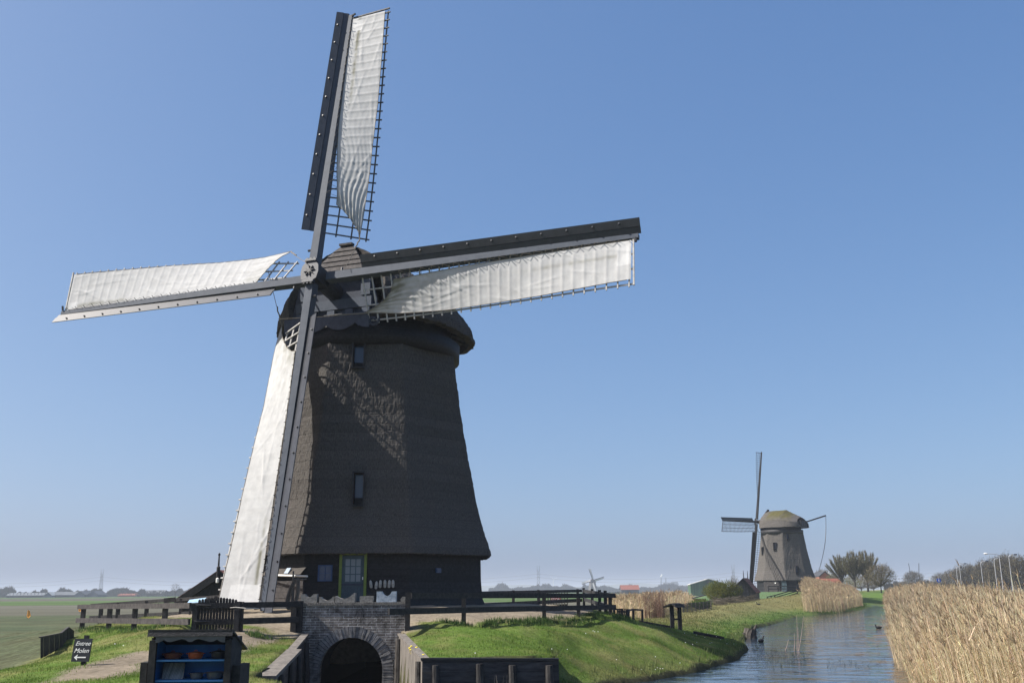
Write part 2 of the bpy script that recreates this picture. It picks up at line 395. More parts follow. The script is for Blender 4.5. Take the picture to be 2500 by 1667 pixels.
def vnoise(x, y, s, seed=0):          # smooth value noise
    r = np.random.default_rng(seed).random((64, 64))
    u = x / s; v = y / s; i = np.floor(u).astype(int); j = np.floor(v).astype(int); a = u - i; b = v - j
    a = a * a * (3 - 2 * a); b = b * b * (3 - 2 * b)
    g = lambda p, q: r[p % 64, q % 64]
    return (g(i, j) * (1 - a) + g(i + 1, j) * a) * (1 - b) + (g(i, j + 1) * (1 - a) + g(i + 1, j + 1) * a) * b
M2 = P(1919, 1443, 188.0); M2[2] = 2.25
def far_z(x, y):
    z = np.full(len(x), 0.55)
    dl = shore_l(y) - x                                     # metres left of the canal
    strip = 0.75 + 1.35 * smooth(60, 170, y)
    z = z + (strip - z) * smooth(16, 9, dl) * smooth(50, 75, y) * (dl > 0)
    z = z + (2.25 - z) * smooth(22, 9, np.hypot(x - M2[0], y - M2[1]))
    dr = x - shore_r(y)
    z = np.where(dr > 0, 0.3 + 1.4 * smooth(9, 24, dr), z)
    z = np.where((y > 158) & (dl < 0), 0.3 + 1.5 * smooth(158, 168, y), z)
    return z
def land_z(x, y):
    w = smooth(64, 82, y) + 0 * x
    w = np.maximum(w, smooth(36, 52, np.abs(x - 2)))
    w = np.maximum(w, smooth(8, 0, y))
    return tps(x, y) * (1 - w) + far_z(x, y) * w
def ground_z(x, y):
    x = np.asarray(x, float); y = np.asarray(y, float)
    z = land_z(x, y)
    d = sdf(x, y)
    hard = inpoly(x, y, [(-8, 14), (-8, 30.5), (0.9, 30.5), (1.1, 24.6), (1.1, 23), (0.0, 14)])
    nat = (d + 0.08) * np.where(y > 48, 0.22 + 0.88 * np.exp(-np.maximum(d, 0) * 3.0), 0.50 + 0.7 * np.exp(-np.maximum(d, 0) * 6.0)) + 0.10 * (vnoise(x, y, 0.7, 5) - 0.5)
    wall = np.where(d > 0.05, 9, -0.6)
    lim = np.where(hard, wall, np.where(d < 0, np.maximum(-0.6, d * 1.0 - 0.03), nat))
    return np.minimum(z, lim)
def gz(x, y): return float(ground_z(np.array([x], float), np.array([y], float))[0])

YARD = [(-13.6, 39.5), (-8.2, 29.0), (-6.2, 28.4), (-2.7, 29.0), (-2.6, 30.2), (-0.5, 32.6), (1.6, 36.2), (3.2, 39.9), (3.5, 56), (-13, 58)]
PATH = [G(60, 1690, 0.95)[:2], G(200, 1642, 1.03)[:2], G(356, 1606, 1.15)[:2], np.array([-8.2, 24.0]), np.array([-8.3, 28.2]), np.array([-6.4, 28.4]), np.array([-6.6, 24.0]), np.array([-7.6, 21.2]), G(356, 1648, 1.05)[:2], G(260, 1690, 0.95)[:2]]
_fb = np.array([A_pts[0][:2], A_pts[1][:2], A_pts[2][:2], A_pts[3][:2], (-16.2, 42), (-16.5, 50), (-13, 60), (-6, 66)])
def mound_side(x, y):                 # > 0 on the grassy side of the field edge
    return x - np.interp(y, _fb[:, 1], _fb[:, 0])
def ground_col(x, y):
    n = len(x); x = np.asarray(x, float); y = np.asarray(y, float)
    C = np.zeros((n, 3))
    a = vnoise(x, y, 1.3, 1)[:, None]; b = vnoise(x, y, 4.1, 2)[:, None]; c3 = vnoise(x, y, 0.45, 3)[:, None]
    rows = vnoise(x * .02, y + 0.02 * x, 1.1, 15)[:, None]; clod = vnoise(x, y, .13, 18)[:, None]; field = np.array([0.066, 0.086, 0.048]) * (0.30 + 0.35 * c3 + .35 * rows + .75 * clod) + np.array([0.028, 0.014, 0.010]) * b
    brown = np.array([0.118, 0.116, 0.088]); green = np.array([0.085, 0.135, 0.045]); pale = np.array([0.19, 0.19, 0.10])
    C[:] = field
    w = lambda lo, hi: smooth(lo, hi, y + 1.5 * (b[:, 0] - 0.5))[:, None]
    brown = brown * (.82 + .36 * vnoise(x * .01, y + 0.05 * x, 5.0, 16)[:, None]); green = green * (.85 + .3 * vnoise(x * .01, y, 14.0, 17)[:, None])
    C = C + (brown - C) * w(104, 108); C = C + (brown * 0.93 + 0.02 * b - C) * w(150, 156); C = C + (green - C) * w(205, 215); C = C + (brown * 0.9 - C) * w(340, 360)
    C = C + (green * 0.9 - C) * w(560, 600)
    right = (smooth(-2, 12, x - 0.12 * y) * smooth(75, 100, y))[:, None]
    g2 = np.array([0.12, 0.155, 0.075]); D = np.zeros((n, 3)); D[:] = g2
    D = D + (np.array([0.10, 0.16, 0.075]) - D) * w(150, 170); D = D + (pale - D) * w(250, 270); D = D + (g2 - D) * w(330, 350); D = D + (pale - D) * w(430, 470); D = D + (np.array([0.12, 0.07, 0.055]) - D) * w(700, 720); D = D + (g2 - D) * w(1000, 1100)
    C = C + (D - C) * right
    lush = np.array([0.088, 0.142, 0.028]); dry = np.array([0.18, 0.165, 0.07]); grass = lush * (0.75 + 0.5 * a) + (dry - lush) * np.clip((b * 0.6 + c3 * 0.6 + a * .35 - 0.58) * 1.4, 0, 0.8)
    mound = (smooth(-.1, .25, mound_side(x, y) + .5 * (c3[:, 0] - .5)) * smooth(85, 70, y))[:, None]
    C = C + (grass - C) * mound
    mead = (smooth(50, 62, y) * smooth(15, 11, shore_l(y) - x) * smooth(-0.5, 0.2, shore_l(y) - x) * smooth(3.5, 9, x))[:, None]
    meadow = np.array([0.175, 0.175, 0.075]) * (0.8 + 0.4 * a) + np.array([0.02, 0.0, 0.0]) * b
    gr2 = np.array([0.10, 0.165, 0.04])
    nearm = smooth(2.6, 0.8, np.hypot((x - M2[0]) / 14, (y - M2[1]) / 24))[:, None]
    edge = smooth(4.0, 1.0, shore_l(y) - x)[:, None]
    meadow = meadow + (gr2 - meadow) * np.maximum(nearm * 0.8, edge * 0.8)
    C = C + (meadow - C) * mead
    dr = x - shore_r(y)
    C = np.where(((dr > 0) & (y > 5))[:, None], np.array([0.13, 0.105, 0.06]), C)
    C = np.where(((dr > 26) & (dr < 33) & (y > 40))[:, None], np.array([0.07, 0.07, 0.072]), C)
    C = np.where(((y > 156) & (shore_l(y) - x < 1) & (dr < 6))[:, None], gr2, C)
    g = np.array([0.25, 0.21, 0.16]) * (0.82 + 0.36 * c3)
    jx = x + 0.5 * (a[:, 0] - 0.5); jy = y + 0.5 * (c3[:, 0] - 0.5)
    C = C + (g - C) * smooth(0.12, -0.12, sdf(jx, jy, np.array(YARD)))[:, None]
    C = C + (g * 0.86 - C) * smooth(0.12, -0.12, sdf(jx, jy, np.array(PATH)))[:, None]
    d = sdf(x, y)
    soil = np.array([0.045, 0.04, 0.028])
    C = C * 0.88; C = C + (soil - C) * (0.85 * smooth(0.26, 0.06, d + 0.15 * (c3[:, 0] - 0.5)))[:, None]
    return C
def axis(lo, hi, step, far_lo, far_hi, gr=1.09):
    core = list(np.arange(lo, hi + 1e-6, step)); a = []; s = step; v = lo
    while v > far_lo: s *= gr; v -= s; a.append(v)
    b = []; s = step; v = core[-1]
    while v < far_hi: s *= gr; v += s; b.append(v)
    return np.array(a[::-1] + core + b)
gx = axis(-22, 17, 0.17, -4500, 4500, 1.08); gy = axis(13, 62, 0.17, -60, 6500, 1.035)
XX, YY = np.meshgrid(gx, gy, indexing='ij')
xf, yf = XX.ravel(), YY.ravel()
zf = ground_z(xf, yf) + 0.0
cf = ground_col(xf, yf)
near = (np.abs(xf) < 25) & (yf < 64)
zf = zf + np.where(near & (zf > 0.12), 0.075 * (vnoise(xf, yf, 0.5, 8) - 0.5) + 0.09 * (vnoise(xf, yf, 1.7, 9) - 0.5), 0)
fieldz = near & (zf < 0.72) & (xf < -9)
zf = zf + np.where(fieldz, 0.05 * (vnoise(xf, yf, 0.22, 14) - 0.5), 0)
ni, nj = XX.shape
idx = np.arange(ni * nj).reshape(ni, nj)
quads = np.stack([idx[:-1, :-1], idx[1:, :-1], idx[1:, 1:], idx[:-1, 1:]], -1).reshape(-1, 4)
_zq = zf[quads]; _cx = xf[quads].mean(1); _cy = yf[quads].mean(1)
quads = quads[~((np.abs(_cx + 4.57) < 1.0) & (_cy > 28.95) & (_cy < 29.75) & (_zq.max(1) - _zq.min(1) > 0.4))]   # the culvert mouth stays open
mt_ground = M('ground', (0.62, 0.62, 0.60), (1.25, 1.25, 1.25), 7.0, 0.95, 0.5, 22, tint=True, spec=0.05, detail=8, contrast=(0.3, 0.7), bdist=0.03)
tag(rapid('ground', np.stack([xf, yf, zf], -1), quads, mt_ground, cf, True), kind='structure')

# water
mt_water, nt, b = nodes('canal_water')
b.inputs['Base Color'].default_value = (0.016, 0.030, 0.048, 1); b.inputs['Roughness'].default_value = 0.03; b.inputs['Specular IOR Level'].default_value = 0.5; b.inputs['IOR'].default_value = 1.33
tc = nt.nodes.new('ShaderNodeTexCoord'); mp = nt.nodes.new('ShaderNodeMapping'); mp.inputs['Scale'].default_value = (0.55, 0.62, 1); mp.inputs['Rotation'].default_value = (0, 0, math.radians(-8))
nt.links.new(tc.outputs['Object'], mp.inputs[0])
n1 = nt.nodes.new('ShaderNodeTexNoise'); n1.inputs['Scale'].default_value = 1.7; n1.inputs['Detail'].default_value = 6; n1.inputs['Distortion'].default_value = 0.6
n2 = nt.nodes.new('ShaderNodeTexNoise'); n2.inputs['Scale'].default_value = 0.22; n2.inputs['Detail'].default_value = 2
nt.links.new(mp.outputs[0], n1.inputs['Vector']); nt.links.new(tc.outputs['Object'], n2.inputs['Vector'])
mu = nt.nodes.new('ShaderNodeMath'); mu.operation = 'MULTIPLY'; nt.links.new(n1.outputs[0], mu.inputs[0]); nt.links.new(n2.outputs[0], mu.inputs[1])
bp = nt.nodes.new('ShaderNodeBump'); bp.inputs['Strength'].default_value = 0.55; bp.inputs['Distance'].default_value = 0.20
nt.links.new(mu.outputs[0], bp.inputs['Height']); nt.links.new(bp.outputs[0], b.inputs['Normal'])
wb = MB(); wb.add([(-12, 3, 0), (20, 3, 0), (100, 178, 0), (30, 178, 0), (-12, 45, 0)], [(0, 1, 2, 3, 4)])
tag(wb.build('water', mt_water), kind='structure')

# low dunes far behind the fields
dn = MB(); xs = np.linspace(-1000, 2200, 120)
hh = 16 + 22 * vnoise(xs, xs * 0, 260, 21) * np.exp(-((xs - 350) / 700) ** 2) + 6 * vnoise(xs, xs * 0, 70, 22)
dn.grid([[(x, 4300 + k * 250, (h if k == 1 else (h * 0.5 if k == 2 else 0.0))) for k in range(4)] for x, h in zip(xs, hh)])
tag(dn.build('hills', M('far_dunes', (0.07, 0.085, 0.06), (0.10, 0.11, 0.08), 0.01, 0.95), None, True), kind='structure')
# ------------------------------------------------------------------ windmills
def octr(th, a0, p=120):               # unit inradius, softened corners
    k = a0 + np.arange(8) * math.pi / 4
    c = np.clip(np.cos(np.asarray(th)[..., None] - k), 0, None)
    return (c ** p).sum(-1) ** (-1.0 / p)
def blur(a, kx, ky):
    for ax, k in ((0, kx), (1, ky)):
        acc = np.zeros_like(a)
        for s in range(-k, k + 1): acc += np.roll(a, s, ax)
        a = acc / (2 * k + 1)
    return a
Z_P = [1.93, 2.19, 2.6, 3.3, 3.88, 5.63, 7.46, 8.84, 9.92, 10.36]
R_P = [5.10, 5.04, 4.90, 4.68, 4.53, 4.21, 3.89, 3.70, 3.56, 3.51]
def phi(u): return np.radians(-2 + 36 * np.clip((12.8 - u) / 11, 0, 2) ** 1.3)

class Frame:
    def __init__(s, yaw, tilt):
        s.nh = np.array([-math.sin(yaw), -math.cos(yaw), 0]); s.s = np.array([math.cos(yaw), -math.sin(yaw), 0])
        s.n = s.nh * math.cos(tilt) + np.array([0, 0, math.sin(tilt)])
        s.u = np.cross(s.n, s.s)
        if s.u[2] < 0: s.u = -s.u

def mill(loc, yaw, tilt, roll, a0, label, level, canvases, windows, door_at, mat_body, mat_cap, hub=(5.0, 12.79), group=None, off=-0.447, boards=True, paint=None):
    """level 2: near, 1: middle distance, 0: far"""
    R = thing('windmill', loc, label, 'windmill', group, local=True)
    F = Frame(yaw, tilt); Zv = np.array([0, 0, 1.0])
    nt_, nz_ = {2: (620, 300), 1: (200, 90), 0: (48, 20)}[level]
    # --- thatched body, with real openings for the windows
    th = np.linspace(0, 2 * math.pi, nt_, endpoint=False); zz = np.linspace(Z_P[0], Z_P[-1], nz_)
    rr = np.interp(zz, Z_P, R_P)
    if level == 2: rr = blur(np.stack([rr, rr], 1), 6, 0)[:, 0] * 0 + np.interp(zz, Z_P, R_P)
    Rg = octr(th, a0)[:, None] * rr[None, :]
    if level >= 1:
        amp = 1.0 if level == 2 else 1.8
        nse = RNG.normal(size=(nt_, nz_))
        fine = blur(blur(nse, 0, 2), 0, 1); fine /= fine.std()
        mid = blur(blur(RNG.normal(size=(nt_, nz_)), 1, 4), 1, 3); mid /= mid.std()
        big = blur(RNG.normal(size=(nt_, nz_)), 14, 10); big /= big.std()
        jit = blur(RNG.normal(size=(nt_, 1)) * np.ones((1, 2)), 6, 0)[:, :1]; jit = 0.10 * jit / jit.std(); course = (zz[None] / 0.365 + jit) % 1.0; cs = 0.007 * course - 0.007 * np.exp(-(course / 0.08) ** 2)
        Rg = Rg + amp * (0.0048 * fine + 0.0045 * mid + 0.008 * big) + cs
        Rg[:, 0] -= 0.04
    X = Rg * np.cos(th)[:, None]; Y = Rg * np.sin(th)[:, None]; Z = np.broadcast_to(zz[None], X.shape) + (0.02 * RNG.normal(size=X.shape) * (np.arange(nz_) == 0)[None])
    V = np.stack([X, Y, Z], -1).reshape(-1, 3)
    id_ = np.arange(nt_ * nz_).reshape(nt_, nz_)
    Q = np.stack([id_[:, :-1], np.roll(id_, -1, 0)[:, :-1], np.roll(id_, -1, 0)[:, 1:], id_[:, 1:]], -1)
    keep = np.ones(Q.shape[:2], bool); cen_z = (zz[:-1] + zz[1:]) / 2; cen_t = th + math.pi / nt_
    cuts = []
    for (az, lat, z0, z1, w) in windows:
        nrm = np.array([math.cos(az), math.sin(az), 0]); sd = np.array([-nrm[1], nrm[0], 0])
        L = (np.cos(cen_t) * sd[0] + np.sin(cen_t) * sd[1])[:, None] * np.interp(cen_z, Z_P, R_P)[None] * octr(cen_t, a0)[:, None]
        front = (np.cos(cen_t - az) > 0.3)[:, None]
        keep &= ~(front & (np.abs(L - lat) < w / 2) & (cen_z > z0)[None] & (cen_z < z1)[None])
        cuts.append((nrm, sd, lat, z0, z1, w))
    Qf = Q[keep]
    # thatch edge underside
    inn = np.stack([octr(th, a0) * 4.55 * np.cos(th), octr(th, a0) * 4.55 * np.sin(th), np.full(nt_, 1.95)], -1)
    base = len(V); V = np.concatenate([V, inn]); r0 = id_[:, 0]; b1 = base + np.arange(nt_)
    Qf = np.concatenate([Qf, np.stack([r0, b1, np.roll(b1, -1), np.roll(r0, -1)], -1)])
    body = rapid('thatched_body', V, Qf, mat_body, np.ones((len(V), 3)), level == 0, R)
    for (nrm, sd, lat, z0, z1, w) in cuts:
        rm = np.interp((z0 + z1) / 2, Z_P, R_P); r1 = np.interp(z0, Z_P, R_P) + 0.06
        fr = MB(); dep = 0.55
        for sgn in (-1, 1):
            fr.frame_box(nrm * (r1 - dep / 2) + sd * (lat + sgn * (w / 2 + 0.02)) + Zv * (z0 + z1) / 2, nrm, sd, Zv, dep + 0.08, 0.05, z1 - z0 + 0.1)
        fr.frame_box(nrm * (r1 - dep / 2) + sd * lat + Zv * (z1 + 0.02), nrm, sd, Zv, dep + 0.10, w + 0.02, 0.05)
        fr.frame_box(nrm * (r1 - dep / 2 + .05) + sd * lat + Zv * (z0 - 0.02), nrm, sd, Zv, dep + 0.14, w + 0.06, 0.05)
        wf = fr.build('window', mt_black, R)
        gl = MB().frame_box(nrm * (r1 - dep + 0.1) + sd * lat + Zv * (z0 + (z1 - z0) * 0.62), nrm, sd, Zv, 0.03, w * 0.92, (z1 - z0) * 0.72)
        gl.build('pane', mt_glassb, wf)
        bk = MB().frame_box(nrm * (r1 - dep + 0.03) + sd * lat + Zv * (z0 + z1) / 2, nrm, sd, Zv, 0.04, w + .1, z1 - z0 + .1); bk.build('shutter', mt_black, wf)
    # --- boarded base
    n8 = 8; bb = MB(); ang = a0 + math.pi / 8 + np.arange(8) * math.pi / 4
    prof = [(5.12, -0.45), (4.95, -0.2), (4.74, 0.3), (4.68, 1.0), (4.66, 2.2)]
    cs8 = 1 / math.cos(math.pi / 8)
    bb.grid([[(r * cs8 * math.cos(a), r * cs8 * math.sin(a), z) for r, z in prof] for a in list(ang) + [ang[0]]])
    wall = bb.build('boarded_base', mt_tar, R)
    # --- upper ring under the cap
    rg_ = MB().lathe([(3.45, 10.20), (3.80, 10.24), (3.82, 10.92), (3.46, 10.95), (3.44, 11.55), (3.2, 11.55)], n=48 if level else 16)
    rg_.build('curb_ring', mt_tar if level == 2 else mt_black, R, True)
    # --- cap
    zb, hcap = 11.40, 3.42
    na, ntt = {2: (150, 150), 1: (60, 60), 0: (20, 20)}[level]
    aa = np.linspace(0, math.pi, na); kk = np.linspace(0, 1, ntt)
    A, K = np.meshgrid(aa, kk, indexing='ij')
    tb = -4.62 + 2.6 * np.abs(np.sin(A)) ** 1.4 * 0.25; tf = 3.45 - 1.05 * np.abs(np.sin(A)) ** 1.6
    T = tb + (tf - tb) * K
    tc_ = np.clip(np.abs((T + 0.5) / 4.25), 0, 0.999); wv = 4.0 * (1 - tc_ ** 2.6) ** (1 / 2.6)
    wv = np.where(T > 1.0, np.maximum(wv, 2.05), wv)
    hv = hcap * np.where(T < -1.2, 1 - 0.55 * np.clip((-1.2 - T) / 3.4, 0, 1) ** 1.0, 1.0)
    ex = 1.42 if level == 2 else 1.1
    lx = wv * np.sign(np.cos(A)) * np.abs(np.cos(A)) ** ex; lz = hv * np.abs(np.sin(A)) ** 1.25
    if level < 2:                      # seen from afar: straight sided hipped cap
        qa = 1 - np.abs(2 * A / math.pi - 1)
        lx = wv * np.sign(np.cos(A)) * np.interp(qa, [0, .4, .78, 1], [1, .92, .46, 0]); lz = hv * 0.94 * np.interp(qa, [0, .4, .78, 1], [0, .42, .84, 1])
    if level >= 1:
        nz2 = blur(RNG.normal(size=A.shape), 1, 1); nz2 /= nz2.std(); lz = lz + 0.02 * nz2; lx = lx + 0.02 * blur(RNG.normal(size=A.shape), 2, 2) / 0.2
    edge = np.exp(-((lz / 0.25) ** 2)) * 0.05
    Pc = F.s[None, None] * lx[..., None] + F.nh[None, None] * T[..., None] + Zv[None, None] * (zb + lz - edge)[..., None]
    Vc = Pc.reshape(-1, 3); idc = np.arange(na * ntt).reshape(na, ntt)
    Qc = np.stack([idc[:-1, :-1], idc[1:, :-1], idc[1:, 1:], idc[:-1, 1:]], -1).reshape(-1, 4)
    # soffit: inner shell a hand's breadth inside
    Pin = F.s * (lx * 0.93)[..., None] + F.nh * (T * 0.95)[..., None] + Zv * (zb + lz * 0.93 - 0.10)[..., None]
    o2 = len(Vc); Vc = np.concatenate([Vc, Pin.reshape(-1, 3)]); Qc2 = Qc[:, ::-1] + o2
    e0 = np.concatenate([idc[0, :], idc[1:, -1], idc[-1, ::-1][1:], idc[::-1, 0][1:]])
    rim = np.stack([e0[:-1], e0[1:], e0[1:] + o2, e0[:-1] + o2], -1)
    if paint is not None:
        mv = np.clip((lz / hv - 0.30) * 3.0, 0, 1) * np.clip(0.2 + 1.5 * vnoise(lx.ravel() + 5, (T + lz).ravel() + 9, 0.8, 31).reshape(lx.shape), 0, 1) * smooth(-3.6, -2.4, T) * smooth(2.6, 0.8, T)
        cc = np.ones(lx.shape + (3,)) + (np.array(paint) - 1) * mv[..., None]
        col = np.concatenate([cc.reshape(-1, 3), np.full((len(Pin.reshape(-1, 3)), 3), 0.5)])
    else: col = np.ones((len(Vc), 3))
    cap = rapid('cap', Vc, np.concatenate([Qc, Qc2, rim]), mat_cap, col, level == 0, R)
    # underside boards and eaves rafters
    sf = MB()
    ring = []
    for a in np.linspace(0, 2 * math.pi, 49):
        xs = 3.9 * math.cos(a) ; ts = -0.5 + 3.95 * math.sin(a)
        ts = min(ts, 3.0)
        ring.append((F.s * xs + F.nh * ts, a))
    sf.grid([[q * 0.97 + Zv * 11.40, q * 0.80 + Zv * 11.62] for q, a in ring])
    for q, a in ring[::2]:
        if level == 2: sf.beam(q * 0.99 + Zv * 11.36, q * 0.84 + Zv * 11.58, 0.10, 0.14)
    sf.build('eaves', mt_plank if level == 2 else mt_black, cap)
    # boarded front with its beam, blocks and scalloped skirt board
    H = F.nh * hub[0] + Zv * hub[1]
    fz0, fz1 = 10.95, 13.25
    fw = 1.95
    fb = MB()
    outl = []
    for a in np.linspace(0, math.pi, 25):
        zc = zb + 3.3 * math.sin(a) ** 1.25; xc = 2.0 * np.sign(math.cos(a)) * abs(math.cos(a)) ** 1.0
        if zc > fz1 + 0.05: continue
        outl.append((xc, zc))
    outl = [(-fw, fz0)] + [(x, z) for x, z in outl[::-1] if x < -0.05] + [(x, z) for x, z in outl[::-1] if x > 0.05] + [(fw, fz0)]
    fb.prism([F.nh * 3.22 + F.s * x + Zv * z for x, z in outl], F.nh * 0.06)
    fr_ = fb.build('front_boards', mt_navy, cap)
    kb = MB()                          # sloped planked gable above the shaft
    def kq(t0, z0, w0, t1, z1, w1): kb.add([F.nh * t0 + F.s * -w0 + Zv * z0, F.nh * t0 + F.s * w0 + Zv * z0, F.nh * t1 + F.s * w1 + Zv * z1, F.nh * t1 + F.s * -w1 + Zv * z1,
                                             F.nh * (t0 - .1) + F.s * -w0 + Zv * z0, F.nh * (t0 - .1) + F.s * w0 + Zv * z0, F.nh * (t1 - .1) + F.s * w1 + Zv * z1, F.nh * (t1 - .1) + F.s * -w1 + Zv * z1],
                                            [(0, 1, 2, 3), (7, 6, 5, 4), (0, 4, 5, 1), (1, 5, 6, 2), (2, 6, 7, 3), (3, 7, 4, 0)])
    nb = 7
    for i in range(nb):
        k0, k1 = i / nb, (i + 1) / nb
        f = lambda k: (3.42 - 0.92 * k, 13.0 + 1.80 * k, 1.42 * (1 - k) ** 0.85 + 0.26 * (0.3 + 0.7 * k))
        t0, z0, w0 = f(k0); t1, z1, w1 = f(k1)
        kq(t0 + 0.07, z0 - 0.03, w0 + 0.03, t1 - 0.0, z1, w1)
    kb.beam(F.nh * 2.50 + F.s * -0.30 + Zv * 14.84, F.nh * 2.50 + F.s * 0.30 + Zv * 14.84, 0.25, 0.09)
    kb.build('gable_planks', mt_plank, cap)
    if level == 2:
        bm = MB()
        bm.frame_box(F.nh * 3.36 + Zv * 11.95, F.s, F.nh, Zv, 3.5, 0.14, 0.42)
        bm.frame_box(F.nh * 3.38 + Zv * 11.42, F.s, F.nh, Zv, 3.9, 0.18, 0.10)
        for x in (-1.55, -0.95, -0.1, 0.75, 1.5):
            bm.frame_box(F.nh * 3.36 + F.s * x + Zv * 11.60, F.s, F.nh, Zv, 0.34, 0.14, 0.22)
        bm.frame_box(F.nh * 3.34 + F.s * 1.45 + Zv * 12.75, F.s, F.nh, Zv, 0.42, 0.10, 1.0)
        bm.frame_box(F.nh * 3.34 + F.s * -1.35 + Zv * 12.75, F.s, F.nh, Zv, 0.5, 0.10, 1.0)
        bm.build('breast_beam', M('breast_paint', (0.05, 0.062, 0.085), (0.07, 0.085, 0.115), 4, 0.5, 0.1, 20), cap)
        sk = MB(); top = 11.36; pts = []
        xs = np.linspace(-1.95, 1.95, 120)
        for x in xs:
            q = abs(math.sin(x * math.pi / 1.3)) ** 0.7
            pts.append((x, 10.98 - 0.26 * q + 0.0 * x))
        sk.prism([F.nh * 3.88 + F.s * x + Zv * z for x, z in pts] + [F.nh * 3.88 + F.s * x + Zv * top for x in (1.95, -1.95)], F.nh * 0.05)
        for sx in (1,):                # scroll end
            c = F.nh * 3.88 + F.s * (sx * 2.12) + Zv * 10.98
            sp_ = [c + F.s * (sx * (0.05 + 0.03 * t) * math.cos(t)) + Zv * ((0.05 + 0.03 * t) * math.sin(t)) for t in np.linspace(0, 8.5, 40)]
            sk.tube(sp_, 0.045, 5)
            sk.beam(c + F.s * (-sx * 0.25) + Zv * 0.28, c + F.s * (sx * 0.9) - F.nh * 0.5 + Zv * 0.40, 0.05, 0.10)
        sk.build('skirt_board', mt_navy, cap)
    # --- shaft and poll end
    hb = MB()
    hb.tube([H - F.n * 2.6, H - F.n * 0.75], 0.36, 14)
    hb.tube([H - F.n * 0.75, H - F.n * 0.70, H - F.n * 0.62], [0.36, 0.44, 0.44], 14)
    hb.frame_box(H - F.n * 0.22, F.s, F.u, F.n, 0.62, 0.66, 0.90)
    shf = hb.build('windshaft', mt_iron, R)
    pe = MB()
    oct_ = [(0.20, 0.44), (0.36, 0.24), (0.40, -0.05), (0.34, -0.34), (0.16, -0.44), (-0.16, -0.44), (-0.34, -0.34), (-0.40, -0.05), (-0.36, 0.24), (-0.20, 0.44)]
    pe.prism([H + F.n * 0.21 + F.s * x + F.u * y for x, y in oct_], F.n * 0.10)
    pe.frame_box(H + F.n * 0.26 + F.u * 0.47, F.s, F.u, F.n, 0.5, 0.09, 0.22); pe.frame_box(H + F.n * 0.26 - F.u * 0.47, F.s, F.u, F.n, 0.5, 0.09, 0.22)
    for x in (-.16, 0, .16): pe.frame_box(H + F.n * 0.3 + F.u * 0.53 + F.s * x, F.s, F.u, F.n, 0.08, 0.08, 0.1); pe.frame_box(H + F.n * 0.3 - F.u * 0.53 + F.s * x, F.s, F.u, F.n, 0.08, 0.08, 0.1)
    pol = pe.build('poll_end', mt_hub, R)
    if level == 2:
        st = MB(); o = []
        for i in range(16):
            r_ = 0.24 if i % 2 == 0 else 0.055; t = i * math.pi / 8 + 0.2
            o.append(H + F.n * 0.312 + F.s * (r_ * math.cos(t)) + F.u * (r_ * math.sin(t)))
        st.prism(o, F.n * 0.05); st.build('star_rosette', mt_iron, pol)
    # --- the four sails
    names = ['top', 'right', 'left', 'bottom']
    arms = [math.pi / 2 - roll, -roll, math.pi - roll, -math.pi / 2 - roll]
    offs = [0, off, off, 0]
    for nm, arm, of in zip(names, arms, offs):
        A_ = math.cos(arm) * F.s + math.sin(arm) * F.u; B_ = math.sin(arm) * F.s - math.cos(arm) * F.u; n = F.n
        C0 = H + n * of
        def pt(u, v, w):
            f = phi(u); return C0 + A_ * u + B_ * (v * math.cos(f) + w * math.sin(f)) + n * (-v * math.sin(f) + w * math.cos(f))
        stk = MB()
        stk.beam(C0 + A_ * 0.42, C0 + A_ * 13.05, 0.34, 0.40, n, 0.17, 0.20)
        sail = stk.build('sail', mt_stock if level == 2 else mt_black, R)
        if level == 2:
            for u in np.arange(1.6, 12.9, 0.46): MB().beam(C0 + A_ * u + B_ * (0.17 - 0.006 * u) + n * 0.12, C0 + A_ * (u + 0.05) + B_ * (0.24 - 0.006 * u) + n * 0.20, 0.02, 0.02).build('sail_hook', mt_iron, sail)
            hk = MB(); hk.tube([C0 + A_ * 1.05 - B_ * .2 + n * .1, C0 + A_ * 1.05 - B_ * 0.34 + n * .1], 0.05, 6)
            hk.build('stock_pin', mt_iron, sail); MB().tube([C0 + A_ * 12.95 + B_ * .1 + n * .12, C0 + A_ * 12.98 + B_ * 0.28 + n * .16], 0.05, 6).build('tip_cleat', mt_iron, sail)
        # leading board
        wbm = MB(); us = np.linspace(1.95, 13.15, 12)
        def wb(u, k, th_): # k 0..1 from stock outwards
            f = math.radians(27) + 0.05 * phi(u); hw = 0.17 - 0.0065 * u
            d = B_ * (-math.cos(f)) + n * math.sin(f)
            return C0 + A_ * u - B_ * (hw + 0.015) + n * (0.06 + th_) + d * (0.53 * k)
        if boards:
            for k0, k1, lift in ((0.0, 0.40, 0.0), (0.42, 1.0, 0.03)):
                top_ = [[wb(u, k, lift + 0.03) for k in (k0, k1)] for u in us]; bot = [[wb(u, k, lift - 0.02) for k in (k0, k1)] for u in us]
                wbm.grid(top_); wbm.grid(bot)
                wbm.grid([[t[0], b_[0]] for t, b_ in zip(top_, bot)]); wbm.grid([[t[1], b_[1]] for t, b_ in zip(top_, bot)])
                for e in (0, -1): wbm.add([top_[e][0], top_[e][1], bot[e][1], bot[e][0]], [(0, 1, 2, 3)])
            if level == 2:
                for u in np.arange(2.6, 13, 0.98): wbm.tube([wb(u, 0.72, 0.06), wb(u, 0.72, 0.13)], 0.035, 6)
            wbo = wbm.build('windboard', mt_board if level == 2 else mt_black, sail)
        # lattice
        lt = MB(); nbar = 27; us = np.linspace(1.92, 12.72, nbar); bw = 0.05 if level == 2 else (0.055 if level else 0.2)
        vend = 1.93
